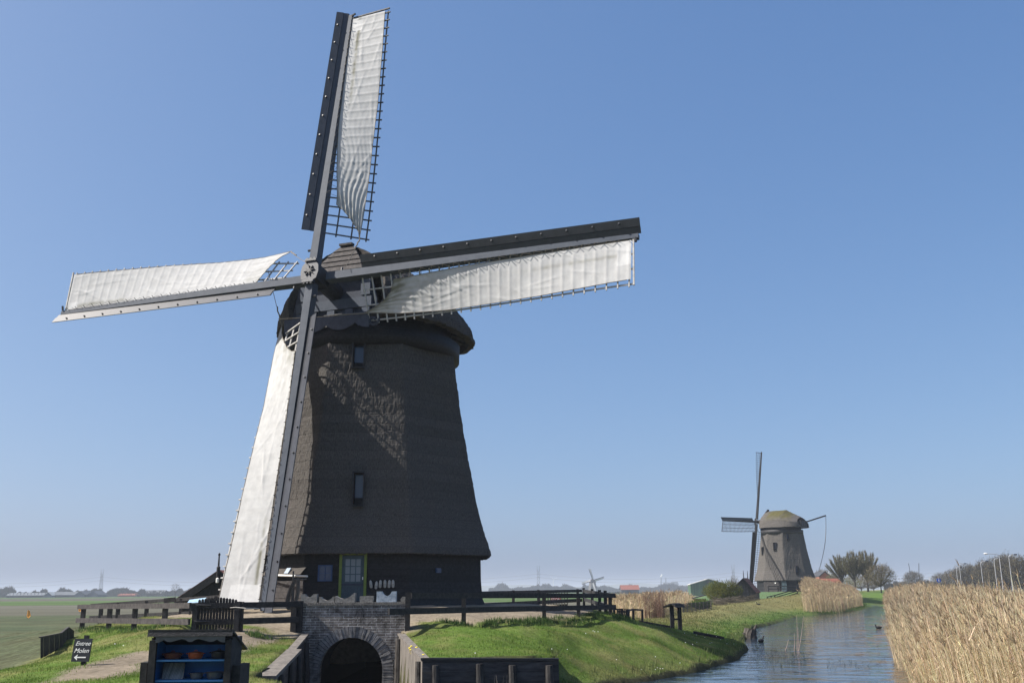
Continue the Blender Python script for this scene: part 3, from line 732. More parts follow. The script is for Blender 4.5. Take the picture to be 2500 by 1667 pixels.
        if level >= 1:
            for u in us: lt.beam(pt(u, 0.05, 0.0), pt(u, vend + (0.03 if nm in ('left', 'bottom') else 0.08), 0.0), 0.045, bw, n)
            for v in (0.66, 1.27, 1.88):
                qs = [pt(u, v, -0.045) for u in np.linspace(1.84, 12.84, 14)]
                for q0, q1 in zip(qs[:-1], qs[1:]): lt.beam(q0, q1, 0.055, 0.035, n)
            lt.beam(pt(12.86, 0.02, 0.04), pt(12.9, 1.98, 0.04), 0.06, 0.06, n)
            lt.build('lattice', {2: mt_latt, 1: mt_black}[level] if nm != 'top' or level < 2 else mt_lattg, sail)
        elif not canvases:
            pass
        # canvas
        if canvases and nm in canvases:
            cv = canvases[nm]
            nu, nv = (220, 34) if level == 2 else (10, 3)
            bs = np.linspace(0, 1, nv); ks = np.linspace(0, 1, nu)
            uin = np.interp(bs, cv['ib'], cv['iu']); vin = np.interp(bs, cv['ib'], cv['iv'])
            Bb, Kk = np.meshgrid(bs, ks)
            U = uin[None] + (12.80 - uin[None]) * Kk
            v0 = np.interp(U, cv['su'], cv['sv']); v1 = np.interp(U, cv['ou'], cv['ov'])
            Vv = v0 + (v1 - v0) * Bb
            blend = np.exp(-Kk * 14); Vv = Vv * (1 - blend) + vin[None] * blend
            Wv = np.full(U.shape, 0.06)
            if level == 2:
                ub = (U - us[0]) / (us[1] - us[0]); fr2 = np.abs(ub - np.round(ub))
                Wv += cv.get('rib', 0.016) * np.exp(-(fr2 / 0.13) ** 2) * smooth(0.06, 0.22, Bb) * smooth(0.02, cv.get('rs', .14), Kk) - 0.0
                t1 = np.cumsum(RNG.normal(size=nu)) * 0.02
                for q in range(26):    # pulled creases running from the corners
                    uc = RNG.uniform(2.2, 12.6); vc = RNG.uniform(0.2, 1.8); an = RNG.uniform(-0.25, 0.25) + (0.5 if RNG.random() < 0.35 else 0)
                    du = (U - uc); dv = (Vv - vc); l = du * math.cos(an) + dv * math.sin(an); c_ = -du * math.sin(an) + dv * math.cos(an)
                    Wv += 0.015 * np.exp(-(l / RNG.uniform(0.4, 1.1)) ** 2 - (c_ / RNG.uniform(0.02, 0.05)) ** 2)
                fold = np.exp(-Kk * cv.get('fk', 7)); ph_ = 16 * Bb + 2.0 * np.sin(3 * Kk * 6)
                Wv += cv.get('fold', 0.02) * fold * np.sin(ph_ * 2.2 + 9 * Bb ** 2)
                Wv += cv.get('lift', 0.0) * np.exp(-Kk * 9) * Bb
                Wv += 0.012 * (vnoise(U.ravel() * 1.0 + 50, Vv.ravel() * 1.0 + 50, 0.55, 40 + len(nm)).reshape(U.shape) - 0.5)
            f = phi(U) * cv.get('tw', 1.0)
            Pp = C0 + A_ * U[..., None] + B_ * (Vv * np.cos(f) + Wv * np.sin(f))[..., None] + n * (-Vv * np.sin(f) + Wv * np.cos(f))[..., None]
            idg = np.arange(U.size).reshape(U.shape)
            qg = np.stack([idg[:-1, :-1], idg[1:, :-1], idg[1:, 1:], idg[:-1, 1:]], -1).reshape(-1, 4)
            st_ = np.zeros(U.shape)
            if level == 2:
                nn = vnoise(U.ravel() * 1.0 + 20, Vv.ravel() * 1.0 + 20, 0.16, 77).reshape(U.shape) * 0.6 + vnoise(U.ravel() + 20, Vv.ravel() + 20, 0.5, 78).reshape(U.shape) * 0.6
                st_ = cv.get('st', 0.6) * np.exp(-Kk * 13) * nn * (0.4 + 0.6 * np.abs(np.sin(11 * Bb + 2)))
                st_ += cv.get('ss', 0.3) * np.exp(-((Bb - cv.get('sb', 0.2)) / 0.045) ** 2) * smooth(cv.get('s0', 0.4), cv.get('s0', 0.4) + 0.2, Kk) * nn
                st_ += 0.10 * (nn - 0.55)
            st_ = np.clip(st_, -0.08, 0.85)[..., None]
            colr = 0.90 * (1 - st_) + np.array([0.30, 0.29, 0.20]) * st_
            if level == 2:
                pu, pw, pb0, pb1 = cv.get('patch', (12.4, 0.5, 0, 0.4))
                pm = ((np.abs(U - pu) < pw / 2) & (Bb > pb0) & (Bb < pb1))[..., None]
                colr = np.where(pm, 1.08, colr)
            rapid('canvas', Pp.reshape(-1, 3), qg, mt_canvas, colr.reshape(-1, 3), True, sail)
            if level == 2:
                rp = MB(); e = [Pp[i, -1] for i in range(0, nu, 4)]; rp.tube(e, 0.014, 5); rp.tube([Pp[i, 0] for i in range(0, nu, 4)], 0.014, 5); rp.tube([Pp[0, j] for j in range(nv)], 0.014, 5)
                # lacing between canvas and hooks, and the tail rope from the pulled corner
                prev = None
                for i, u in enumerate(np.arange(3.6, 12.8, 0.46)):
                    k = int(np.clip((u - uin[0]) / (12.8 - uin[0]) * (nu - 1), 0, nu - 1)); e0_ = Pp[k, 0]; h_ = C0 + A_ * (u + 0.05) + B_ * (0.20 - 0.006 * u) + n * 0.20
                    rp.tube([e0_, h_], 0.008, 4, False)
                    if prev is not None: rp.tube([prev, e0_], 0.008, 4, False)
                    prev = h_
                if cv.get('rope') is not None:
                    q1 = C0 + A_ * cv['rope'][0] + B_ * cv['rope'][1] + n * cv['rope'][2]
                    q0 = Pp[0, -1]; ts = np.linspace(0, 1, 14)
                    rp.tube([q0 + (q1 - q0) * t - Zv * 0.03 * math.sin(math.pi * t) for t in ts], 0.012, 5)
                    rp.tube([q0 + (q1 - q0) * t + F.s * 0.02 * math.sin(40 * t) for t in np.linspace(0, .35, 12)], 0.028, 5)
                rp.build('sail_rope', mt_rope, sail)
    return R, F, H, wall

CV = {
 'top': dict(tw=.78, ib=[0, .25, .5, .75, .9, 1], iu=[3.2, 2.95, 2.62, 2.25, 2.05, 1.72], iv=[.53, .85, 1.15, 1.42, 1.55, 1.62], su=[1.7, 3.2, 4.8, 6.9, 9.4, 12.8], sv=[.62, .53, .34, .17, .14, .12],
             ou=[1.7, 2.4, 4.4, 6.1, 8.1, 10.8, 12.8], ov=[1.62, 1.68, 1.74, 1.76, 1.82, 1.82, 1.76], fold=0.03, fk=6.0, st=0.8, ss=1.3, sb=0.24, s0=0.45, rs=.42, patch=(12.35, 0.62, 0.05, 0.36), rope=(0.2, 1.35, -0.1)),
 'right': dict(ib=[0, .3, .55, .8, 1], iu=[3.3, 3.1, 2.75, 2.25, 1.75], iv=[.38, .85, 1.15, 1.38, 1.56], su=[1.7, 3.4, 6.2, 9, 12.8], sv=[.42, .38, .25, .19, .13],
             ou=[1.7, 3, 5.5, 9.5, 12.8], ov=[1.56, 1.72, 1.84, 1.84, 1.74], fold=0.02, st=1.7, ss=0.6, sb=0.36, s0=0.5, patch=(12.55, 0.55, 0.0, 0.62), rope=(-1.4, 1.75, 0.35)),
 'left': dict(rib=.011, ib=[0, .3, .6, .85, 1], iu=[3.1, 2.95, 2.8, 2.6, 2.25], iv=[.2, .6, 1.15, 1.75, 2.28], su=[2, 12.8], sv=[.16, .12],
             ou=[2.2, 3.5, 5.4, 10, 12.8], ov=[2.28, 2.0, 1.88, 1.84, 1.86], fold=0.01, st=0.5, ss=1.0, sb=0.08, s0=0.55, lift=0.25, patch=(12.5, 0.5, 0, .2), rope=(0.1, 0.3, 0.9)),
 'bottom': dict(rib=.004, ib=[0, .2, .45, .7, .88, 1], iu=[3.2, 3.12, 2.85, 2.35, 1.9, 1.35], iv=[.42, .75, 1.2, 1.75, 2.2, 2.65], su=[1.3, 3.2, 5.3, 10, 12.8], sv=[.5, .41, .27, .24, .2],
             ou=[1.3, 3.3, 5.2, 10.4, 12.8], ov=[2.65, 2.15, 1.85, 1.76, 1.84], fold=0.010, st=0.9, ss=1.25, sb=0.14, s0=0.62, patch=(12.45, 0.62, 0.0, 0.78), rope=(-0.5, 2.2, 0.0)),
}
A0 = math.radians(-90 + 4.0)
yaw1, tilt1, roll1 = 0.355513, 0.182280, -0.005778
R1, F1, H1, base1 = mill(MILL, yaw1, tilt1, roll1, A0,
    'big near thatched windmill with four white cloth sails and a green framed door', 2, CV,
    [(A0, -0.28, 9.22, 10.30, 0.42), (A0, -0.05, 3.72, 4.95, 0.36)], None, mt_thatch, mt_thatch)
nrm1 = np.array([math.cos(A0), math.sin(A0), 0]); sd1 = np.array([-nrm1[1], nrm1[0], 0])   # sd1 points right
def on_wall(px, py, out=0.0, r=4.70):  # local point on the front face of the boarded base
    d = ray(px, py); o = np.array([0, 0, CAMZ]) - MILL
    t = (r + out - o @ nrm1) / (d @ nrm1)
    return o + d * t
Zv = np.array([0, 0, 1.0])
# door with frame, panes and handle
pa = on_wall(830, 1345); pb = on_wall(897, 1345); pz = 1.86
wD = (pb - pa) @ sd1; lc = ((pa + pb) / 2) @ sd1
fr = MB()
for x in (lc - wD / 2 + 0.05, lc + wD / 2 - 0.05): fr.frame_box(nrm1 * 4.74 + sd1 * x + Zv * 0.97, sd1, nrm1, Zv, 0.10, 0.14, 1.90)
fr.frame_box(nrm1 * 4.74 + sd1 * lc + Zv * 1.935, sd1, nrm1, Zv, wD, 0.14, 0.07)
door = MB().frame_box(nrm1 * 4.72 + sd1 * lc + Zv * 0.95, sd1, nrm1, Zv, wD - 0.2, 0.08, 1.87).build('door', mt_teal, R1)
fr.build('door_frame', mt_green, door)
gl = MB(); bars = MB()
gx0, gx1, gz0, gz1 = lc - wD / 2 + 0.21, lc + wD / 2 - 0.21, 0.93, 1.77
for i in range(3):
    for j in range(3):
        gl.frame_box(nrm1 * 4.763 + sd1 * (gx0 + (i + .5) * (gx1 - gx0) / 3) + Zv * (gz0 + (j + .5) * (gz1 - gz0) / 3), sd1, nrm1, Zv, (gx1 - gx0) / 3 - 0.035, 0.012, (gz1 - gz0) / 3 - 0.035)
gl.build('door_pane', glass_mat('pale_glass', (0.16, 0.19, 0.21), 0.2), door)
for x in np.linspace(lc - wD / 2 + .2, lc + wD / 2 - .2, 6): bars.frame_box(nrm1 * 4.764 + sd1 * x + Zv * 0.40, sd1, nrm1, Zv, 0.012, 0.012, 0.72)
bars.frame_box(nrm1 * 4.77 + sd1 * lc + Zv * 0.84, sd1, nrm1, Zv, wD - .2, 0.03, 0.06)
bars.build('door_ledge', mt_navy, door)
MB().frame_box(nrm1 * 4.79 + sd1 * (lc + wD / 2 - 0.14) + Zv * 1.06, sd1, nrm1, Zv, 0.03, 0.05, 0.10).build('handle', mt_white, door)
# small blue window left of the door, small pane right
p0 = on_wall(777, 1379); p1 = on_wall(811, 1418)
cw = (p0 + p1) / 2; ww = (p1 - p0) @ sd1; wh = p0[2] - p1[2]; lx_ = cw @ sd1
wf = MB()
for x in (-ww / 2 + .03, 0, ww / 2 - .03): wf.frame_box(nrm1 * 4.73 + sd1 * (lx_ + x) + Zv * cw[2], sd1, nrm1, Zv, 0.06 if x else 0.03, 0.08, wh)
for z in (-wh / 2 + .02, 0, wh / 2 - .02): wf.frame_box(nrm1 * 4.735 + sd1 * lx_ + Zv * (cw[2] + z), sd1, nrm1, Zv, ww, 0.075, 0.05 if z else 0.03)
wfo = wf.build('window', mt_bluef, R1)
MB().frame_box(nrm1 * 4.71 + sd1 * lx_ + Zv * cw[2], sd1, nrm1, Zv, ww - .04, 0.06, wh - .04).build('pane', mt_glassb, wfo)
q = on_wall(1070, 1392)
a1 = A0 + math.pi / 4; n2_ = np.array([math.cos(a1), math.sin(a1), 0]); s2_ = np.array([-n2_[1], n2_[0], 0])
d = ray(1070, 1392); o = np.array([0, 0, CAMZ]) - MILL; t = (4.70 - o @ n2_) / (d @ n2_); q = o + d * t
wf2 = MB().frame_box(q, s2_, n2_, Zv, 0.26, 0.06, 0.17).build('window', mt_bluef, R1)
MB().frame_box(q + n2_ * 0.02, s2_, n2_, Zv, 0.20, 0.04, 0.12).build('pane', mt_glassb, wfo if False else wf2)
d = ray(1038, 1348); t = (4.78 - o @ n2_) / (d @ n2_); q = o + d * t
lamp = MB(); lamp.lathe([(0.03, 0), (0.08, 0.02), (0.06, 0.10), (0.02, 0.12)], q - Zv * 0.05, 10)
lamp.build('wall_lamp', mt_grey, R1)
# brick footing ring under the base
ft = MB(); angs = A0 + math.pi / 8 + np.arange(9) * math.pi / 4; c8 = 1 / math.cos(math.pi / 8)
ft.grid([[(r * c8 * math.cos(a), r * c8 * math.sin(a), z) for r, z in ((5.45, -0.6), (5.45, -0.20), (4.9, -0.17))] for a in angs])
def brick_mat(name, c1, c2, mort, scale, dirt):
    mt, nt, b = nodes(name); L = nt.links.new
    b.inputs['Roughness'].default_value = 0.92; b.inputs['Specular IOR Level'].default_value = 0.15
    tc = nt.nodes.new('ShaderNodeTexCoord'); sp = nt.nodes.new('ShaderNodeSeparateXYZ'); cb = nt.nodes.new('ShaderNodeCombineXYZ')
    ad = nt.nodes.new('ShaderNodeMath'); ad.operation = 'ADD'
    L(tc.outputs['Object'], sp.inputs[0]); L(sp.outputs[0], ad.inputs[0]); L(sp.outputs[1], ad.inputs[1]); L(ad.outputs[0], cb.inputs[0]); L(sp.outputs[2], cb.inputs[1])
    br = nt.nodes.new('ShaderNodeTexBrick'); br.inputs['Scale'].default_value = scale; br.inputs['Color1'].default_value = (*c1, 1); br.inputs['Color2'].default_value = (*c2, 1); br.inputs['Mortar'].default_value = (*mort, 1)
    br.inputs['Mortar Size'].default_value = 0.013; br.inputs['Brick Width'].default_value = 0.42; br.inputs['Row Height'].default_value = 0.11; br.inputs['Mortar Smooth'].default_value = 0.3
    L(cb.outputs[0], br.inputs['Vector'])
    nz = nt.nodes.new('ShaderNodeTexNoise'); nz.inputs['Scale'].default_value = 2.6; nz.inputs['Detail'].default_value = 10; nz.inputs['Roughness'].default_value = 0.82; nz.inputs['Distortion'].default_value = 0.8; L(tc.outputs['Object'], nz.inputs['Vector'])
    cr = nt.nodes.new('ShaderNodeValToRGB'); cr.color_ramp.elements[0].position = 0.38; cr.color_ramp.elements[1].position = 0.66; cr.color_ramp.elements[0].color = (*dirt[0], 1); cr.color_ramp.elements[1].color = (*dirt[1], 1); L(nz.outputs[0], cr.inputs[0])
    n3 = nt.nodes.new('ShaderNodeTexNoise'); n3.inputs['Scale'].default_value = 26; n3.inputs['Detail'].default_value = 5; L(tc.outputs['Object'], n3.inputs['Vector'])
    mx = nt.nodes.new('ShaderNodeMix'); mx.data_type = 'RGBA'; mx.blend_type = 'MULTIPLY'; mx.inputs[0].default_value = 1; L(br.outputs[0], mx.inputs[6]); L(cr.outputs[0], mx.inputs[7])
    L(mx.outputs[2], b.inputs['Base Color'])
    sb = nt.nodes.new('ShaderNodeMath'); sb.operation = 'SUBTRACT'; L(n3.outputs[0], sb.inputs[0]); L(br.outputs['Fac'], sb.inputs[1])
    bp = nt.nodes.new('ShaderNodeBump'); bp.inputs['Strength'].default_value = 0.9; bp.inputs['Distance'].default_value = 0.02; L(sb.outputs[0], bp.inputs['Height']); L(bp.outputs[0], b.inputs['Normal'])
    return mt
mt_brick = brick_mat('weathered_brick', (0.125, 0.112, 0.102), (0.215, 0.195, 0.178), (0.42, 0.42, 0.41), 1.6, ((0.22, 0.21, 0.20), (1.85, 1.84, 1.84)))
mt_brick2 = brick_mat('tan_brick', (0.26, 0.21, 0.16), (0.34, 0.28, 0.22), (0.36, 0.33, 0.30), 1.6, ((0.6, 0.6, 0.6), (1.2, 1.2, 1.2)))
ft.build('brick_footing', mt_brick2, R1)

# the second mill down the canal, sails bare, seen from its back right
R2, F2, H2, base2 = mill(M2, math.radians(132), math.radians(9.5), math.radians(1.5), math.radians(-127),
    'middle distance thatched windmill with bare lattice sails and a mossy cap beside the canal', 1, None,
    [(math.radians(-127), 0.1, 7.2, 8.6, 0.5), (math.radians(-82), -0.5, 8.9, 10.2, 0.45), (math.radians(-82), 0.35, 3.0, 4.4, 0.5), (math.radians(-172), 0.2, 6.6, 7.9, 0.5)], None, mt_thatch_light, mt_thatch_light, group=None, paint=(0.85, 0.84, 0.36))
c2 = R2
bk = MB()                              # boarded end of the cap with three shutters
bk.frame_box(-F2.nh * 4.25 + Zv * 11.85, F2.s, F2.nh, Zv, 2.3, 0.5, 1.35)
bko = bk.build('cap_back', mt_black, R2)
for x in (-0.7, 0, 0.7): MB().frame_box(-F2.nh * 4.52 + F2.s * x + Zv * 11.95, F2.s, F2.nh, Zv, 0.3, 0.05, 0.8).build('shutter', mt_navy, bko)
bm = MB(); b0 = -F2.nh * 4.3 + Zv * 12.1; 
b1 = P(2016, 1258, 186) - M2
bm.beam(b0, b1, 0.24, 0.24); MB_ = bm.build('boom', mt_plank, R2)
rp = MB(); e1 = P(1999, 1394, 186) - M2; e1[2] = max(e1[2], 2.0)
rp.tube([b1 + (e1 - b1) * t - Zv * 0 + np.array([0.5, 0, 0]) * math.sin(math.pi * t) * (1 if t < 1 else 0) for t in np.linspace(0, 1, 10)], 0.05, 4)
rp.build('boom_rope', mt_rope, MB_)
nb2 = np.array([math.cos(math.radians(-127)), math.sin(math.radians(-127)), 0]); sb2 = np.array([-nb2[1], nb2[0], 0])
MB().frame_box(nb2 * 4.78 + sb2 * 1.7 + Zv * 0.95, sb2, nb2, Zv, 0.9, 0.1, 1.85).build('door', mt_teal, R2)
pl = MB()
for i in range(5): pl.frame_box(nb2 * 4.85 + sb2 * -0.6 + Zv * (0.15 + i * 0.36), sb2, nb2, Zv, 2.9, 0.12, 0.33)
pl.build('grey_planking', mt_plank, R2)
MB().frame_box(nb2 * 4.95 + sb2 * 0.15 + Zv * 1.52, sb2, nb2, Zv, 0.22, 0.05, 0.2).build('notice', mt_white, R2)

# the third mill, tiny on the horizon, its sails set
M3 = P(1447, 1441.5, 1150.0); M3[2] = 1.2
mt_far_thatch = M('far_thatch', (0.10, 0.095, 0.09), (0.15, 0.145, 0.14), 0.4, 0.95)
cvf = {k: dict(ib=[0, 1], iu=[2.5, 2.2], iv=[.2, 1.8], su=[2, 12.8], sv=[.15, .15], ou=[2, 12.8], ov=[1.9, 1.9]) for k in ('top', 'right', 'left', 'bottom')}
R3, F3, H3, base3 = mill(M3, math.radians(-2), math.radians(9), math.radians(-17), math.radians(-90), 'tiny far windmill with pale sails set, alone on the horizon', 0, cvf, [], None, mt_far_thatch, mt_far_thatch)
# ------------------------------------------------------------------ culvert wall with its arch
def lerp(a, b, t): return np.asarray(a, float) * (1 - t) + np.asarray(b, float) * t
YW = 29.0
wl = P(736, 1471, YW); wr = P(990, 1469.5, YW); ztop = (wl[2] + wr[2]) / 2
xl, xr = wl[0], wr[0]
ac = P(857, 1640, YW)[0]; ar = (P(935, 1640, YW)[0] - P(782, 1640, YW)[0]) / 2
az = P(857, 1555.5, YW)[2] - ar            # springing height
cul = thing('culvert_wall', ((xl + xr) / 2, YW, -0.5), 'weathered grey brick wall with a round arch over the mill outlet', 'wall')
def arc(r, n=28, a0_=0.0, a1_=math.pi): return [(ac + r * math.cos(t), az + r * math.sin(t)) for t in np.linspace(a0_, a1_, n)]
RR = 0.30
mb = MB()                                  # wall face with the arch cut out: two side fields and the part above
def face(y):
    inner = arc(ar + RR)
    L_ = [(xl, -0.6), (xl, ztop - 0.07)]; 
    return inner
ins = arc(ar + RR, 28)                     # right to left
top_pts = [(x, ztop - 0.07) for x in np.linspace(xr, xl, 28)]
g0 = [[(x, YW, z) for (x, z) in (a, b)] for a, b in zip(ins, top_pts)]
mb.grid(g0)
mb.add([(xr, YW, ztop - .07), (xr, YW, -.6), (ac + ar + RR, YW, -.6), (ac + ar + RR, YW, az)], [(0, 1, 2, 3)])
mb.add([(xl, YW, ztop - .07), (xl, YW, -.6), (ac - ar - RR, YW, -.6), (ac - ar - RR, YW, az)], [(0, 1, 2, 3)])
for x in (xl, xr): mb.add([(x, YW, -.6), (x, YW + .5, -.6), (x, YW + .5, ztop - .07), (x, YW, ztop - .07)], [(0, 1, 2, 3)])
mb.add([(xl, YW + .5, ztop - .07), (xr, YW + .5, ztop - .07), (xr, YW + .5, 1.4), (xl, YW + .5, 1.4)], [(0, 1, 2, 3)])
mb.build('brick_face', mt_brick, cul)
mb = MB(); nv_ = 34                        # ring of upright bricks, each with its joint
for i in range(nv_):
    t0 = math.pi * (i + 0.06) / nv_; t1 = math.pi * (i + 0.94) / nv_
    o = [(ac + r * math.cos(t), az + r * math.sin(t)) for r, t in ((ar, t0), (ar + RR, t0), (ar + RR, t1), (ar, t1))]
    mb.prism([(x, YW - 0.025 - 0.012 * random.random(), z) for x, z in o], (0, 0.24, 0))
for sx in (-1, 1):
    z = az
    while z > -0.5:
        o = [(ac + sx * ar, z), (ac + sx * (ar + RR), z), (ac + sx * (ar + RR), z - .06), (ac + sx * ar, z - .06)]
        mb.prism([(x, YW - 0.02 - 0.012 * random.random(), q) for x, q in o], (0, 0.24, 0)); z -= 0.068
rg = mb.build('arch_ring', M('arch_bricks', (0.09, 0.086, 0.084), (0.24, 0.232, 0.226), 7, 0.92, 0.6, 40), cul)
mb = MB(); barrel = arc(ar + 0.01, 20)     # the vault running back into the dark
pr = [(ac + ar + .01, -.6)] + barrel + [(ac - ar - .01, -.6)]
mb.grid([[(x, YW + 0.03, z), (x, YW + 9, z)] for x, z in pr]); mb.add([(x, YW + 9, z) for x, z in pr], [tuple(range(len(pr)))])
mb.build('vault', M('vault_painted_shade', (.004, .004, .0045), (.012, .012, .013), 6, .95), cul)  # near-black colour paints in the deep shade of the culvert
mb = MB(); x = xl
while x < xr - 0.01:                        # brick-on-edge coping
    mb.box((min(x + 0.033, xr), YW + 0.24, ztop - 0.035 + 0.006 * random.random()), 0.060, 0.54, 0.075); x += 0.068
mb.build('coping', M('coping_bricks', (0.10, 0.095, 0.09), (0.24, 0.22, 0.19), 12, 0.95, 0.5, 50), cul)

# stones lying on the wall top
def stone(px0, px1, yb, prof, depth, mat, label):
    a = P(px0, yb, YW + 0.12); b_ = P(px1, yb, YW + 0.12); w = b_[0] - a[0]; s = w / (px1 - px0)
    o = [(a[0], YW + .12, ztop)] + [(a[0] + u * w, YW + .12, ztop + h * s) for u, h in prof] + [(b_[0], YW + .12, ztop)]
    mb = MB(); mb.prism(o, (0, depth, 0))
    return solo('worn_stone', mb, mat, ((a[0] + b_[0]) / 2, YW + .12, ztop), label, 'stone block')
cup = lambda d, h0, h1, e=0.12, n=14: [(0.0, h0)] + [(e + (1 - 2 * e) * t, (h0 + (h1 - h0) * t) - d * math.sin(math.pi * t) ** 0.8) for t in np.linspace(0, 1, n)] + [(1.0, h1)]
stone(734, 773, 1470, cup(8, 21, 21, .22), .22, mt_stone, 'leftmost carved stone on the brick wall, smooth with a square shouldered hollow top')
stone(779, 816, 1470, cup(9, 14, 14.5, .1), .25, mt_stone, 'low rough hollowed stone, second from the left on the brick wall')
stone(818, 866, 1470, cup(10, 16, 23, .05), .25, mt_stone, 'wide hollowed stone with one tall pointed horn on the brick wall')
stone(878, 910, 1469, [(0, 15), (0.5, 15.6), (1, 15.2)], .22, mt_stone, 'plain rectangular grey stone block on the brick wall')
bs = stone(919, 967, 1469, [(0, 26), (.26, 26)] + [(.26 + .52 * t, 26 - 11 * math.sin(math.pi * t) ** .7) for t in np.linspace(0, 1, 10)][1:-1] + [(.78, 26), (1, 26)], .18, mt_bstone, 'pale bluish stained stone with a half round notch on the brick wall')
stone(978, 989, 1469, [(0, 8), (.4, 13), (1, 12)], .2, mt_stone, 'small pale stone at the right end of the brick wall beside the rail post')

# ------------------------------------------------------------------ timber retaining walls along the outlet
def sheet(name, a, b, ztop_a, ztop_b, label, mat_face, nposts, cap_mat, post_mat, thick=0.08, inner=-1, posts=None):
    a = np.array(a, float); b = np.array(b, float); d = (b - a) / np.linalg.norm(b - a); nrm = np.array([d[1], -d[0]]) * inner
    t = thing(name, ((a + b)[0] / 2, (a + b)[1] / 2, -0.5), label, 'retaining wall')
    mb = MB(); k = 10
    bot = [(lerp(a, b, i / k)[0], lerp(a, b, i / k)[1], -0.6) for i in range(k + 1)]
    tp = [(lerp(a, b, i / k)[0], lerp(a, b, i / k)[1], ztop_a + (ztop_b - ztop_a) * i / k) for i in range(k + 1)]
    mb.grid([[p, q] for p, q in zip(bot, tp)])
    off = np.r_[nrm * -thick, 0]
    mb.grid([[np.array(p) + off, np.array(q) + off] for p, q in zip(bot, tp)]); mb.grid([[q, np.array(q) + off] for q in tp])
    mb.build('sheeting', mat_face, t)
    cb = MB(); o = np.r_[nrm * -0.06, 0.0]
    cb.beam(np.array(tp[0]) + o + np.array([0, 0, .02]), np.array(tp[-1]) + o + np.array([0, 0, .02]), 0.20, 0.05)
    cb.build('cap_board', cap_mat, t)
    for i, u in enumerate(posts if posts is not None else np.linspace(0.08, 0.92, nposts)):
        q = lerp(a, b, u) + nrm * 0.05; zt = ztop_a + (ztop_b - ztop_a) * u - 0.07 - 0.05 * random.random()
        pb_ = MB(); r = 0.085 + 0.02 * random.random()
        pb_.tube([(q[0], q[1], -0.6), (q[0] + .01, q[1], zt * 0.4), (q[0] - .01 + nrm[0] * -0.02, q[1], zt)], [r * 1.1, r, r * .85], 9)
        pb_.build('post', post_mat, t)
    return t
pA = P(751, 1549, 28.9); pB = np.array([-4.55, 19.0, 0.9])
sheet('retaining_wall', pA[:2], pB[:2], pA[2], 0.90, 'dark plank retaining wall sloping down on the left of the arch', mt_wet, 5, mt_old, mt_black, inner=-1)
q0 = P(648, 1662, 19.6); q1 = P(716, 1594, 24.6)
mb = MB(); mb.beam(q0 + [0.02, 0, .06], q1 + [0.02, 0, .06], 0.34, 0.07)
solo('loose_plank', mb, mt_old, q0, 'loose weathered plank lying along the sloping wall left of the arch', 'plank')
pC = P(974, 1549, 28.9); pD = P(1031, 1610, 24.0)
sheet('retaining_wall', pC[:2], pD[:2], pC[2], pD[2], 'short sunlit plank retaining wall right of the arch with a pale timber edge', mt_old, 3, mt_old, mt_bark, inner=1, posts=[.06, .93])
pE = P(1364, 1611, 24.2)
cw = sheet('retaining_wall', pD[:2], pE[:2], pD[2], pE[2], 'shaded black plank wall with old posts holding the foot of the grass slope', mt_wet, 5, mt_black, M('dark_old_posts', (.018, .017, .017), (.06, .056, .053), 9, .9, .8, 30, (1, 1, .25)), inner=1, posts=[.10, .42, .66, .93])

# ------------------------------------------------------------------ post and rail fences
def fence(name, label, posts, rails, cat='fence', group=None, pw=0.13, mat=mt_rail, loc=None):
    p0 = np.array(posts[0][0], float)
    t = thing(name, loc if loc is not None else p0, label, cat, group)
    for p, top in posts:
        p = np.array(p, float); mb = MB(); h = top - p[2]
        j = np.array([random.uniform(-.01, .01), random.uniform(-.01, .01), 0])
        mb.beam(p - [0, 0, .12], np.array([p[0], p[1], top]) + j, pw, pw, (0, 1, 0)); mb.build('post', mat, t)
    for a, b_, h, w in rails:
        mb = MB(); mb.beam(np.array(a) + [0, 0, random.uniform(-.006, .006)], b_, w, h); mb.build('rail', mat, t)
    return t
def onl(px, Y, zt):                        # a post standing on the ground
    q = P(px, 1480, Y); return ((q[0], q[1], gz(q[0], q[1])), zt)
def off2(a, b_, d):                        # offset a rail towards the camera
    a = np.array(a, float); b_ = np.array(b_, float); u = (b_ - a)[:2]; u /= np.linalg.norm(u); n_ = np.array([u[1], -u[0], 0])
    if n_[1] > 0: n_ = -n_
    return a + n_ * d, b_ + n_ * d
# right front railing
ra = P(996, 1453, 28.95); rb = P(1496, 1453.5, 39.9)
def rr(u, dz): q = lerp(ra, rb, u); return np.array([q[0], q[1], q[2] + dz])
us_ = [(px, Y) for px, Y in [(996, 28.95), (1138, 31.3), (1331, 35.4), (1415, 37.5), (1488, 39.7)]]
f_posts = []
for px, Y in us_:
    q = P(px, 1453, Y); u = (q[1] - ra[1]) / (rb[1] - ra[1]); s_ = rr(u, 0); f_posts.append(((s_[0], s_[1], gz(s_[0], s_[1]) - .1), s_[2] + 0.085))
t0, t1 = off2(rr(-0.0, 0), rr(1.0, 0), 0.10); l0, l1 = off2(rr(-0.075, -0.42), rr(1.0, -0.42), 0.10)
fence('post_and_rail_fence', 'black two rail fence along the grass bank right of the brick wall', f_posts, [(t0, t1, 0.16, 0.06), (l0, l1, 0.17, 0.06)])
# return railing running back from its right end
rc = np.array([rb[0], rb[1] + .25, rb[2]]); rd = P(1424, 1441.5, 57); 
def rs(u, dz): q = lerp(rc, rd, u); return np.array([q[0], q[1], q[2] + dz])
fence('post_and_rail_fence', 'black railing running away from the right corner of the mill yard', [((rs(u, 0)[0], rs(u, 0)[1], gz(*rs(u, 0)[:2]) - .1), rs(u, 0)[2] + 0.16) for u in (0.18, 0.36, 0.62, 0.98)],
      [(rs(0, 0.0), rs(1, 0.0), 0.16, 0.06), (rs(0, -0.45), rs(1, -0.45), 0.16, 0.06)])
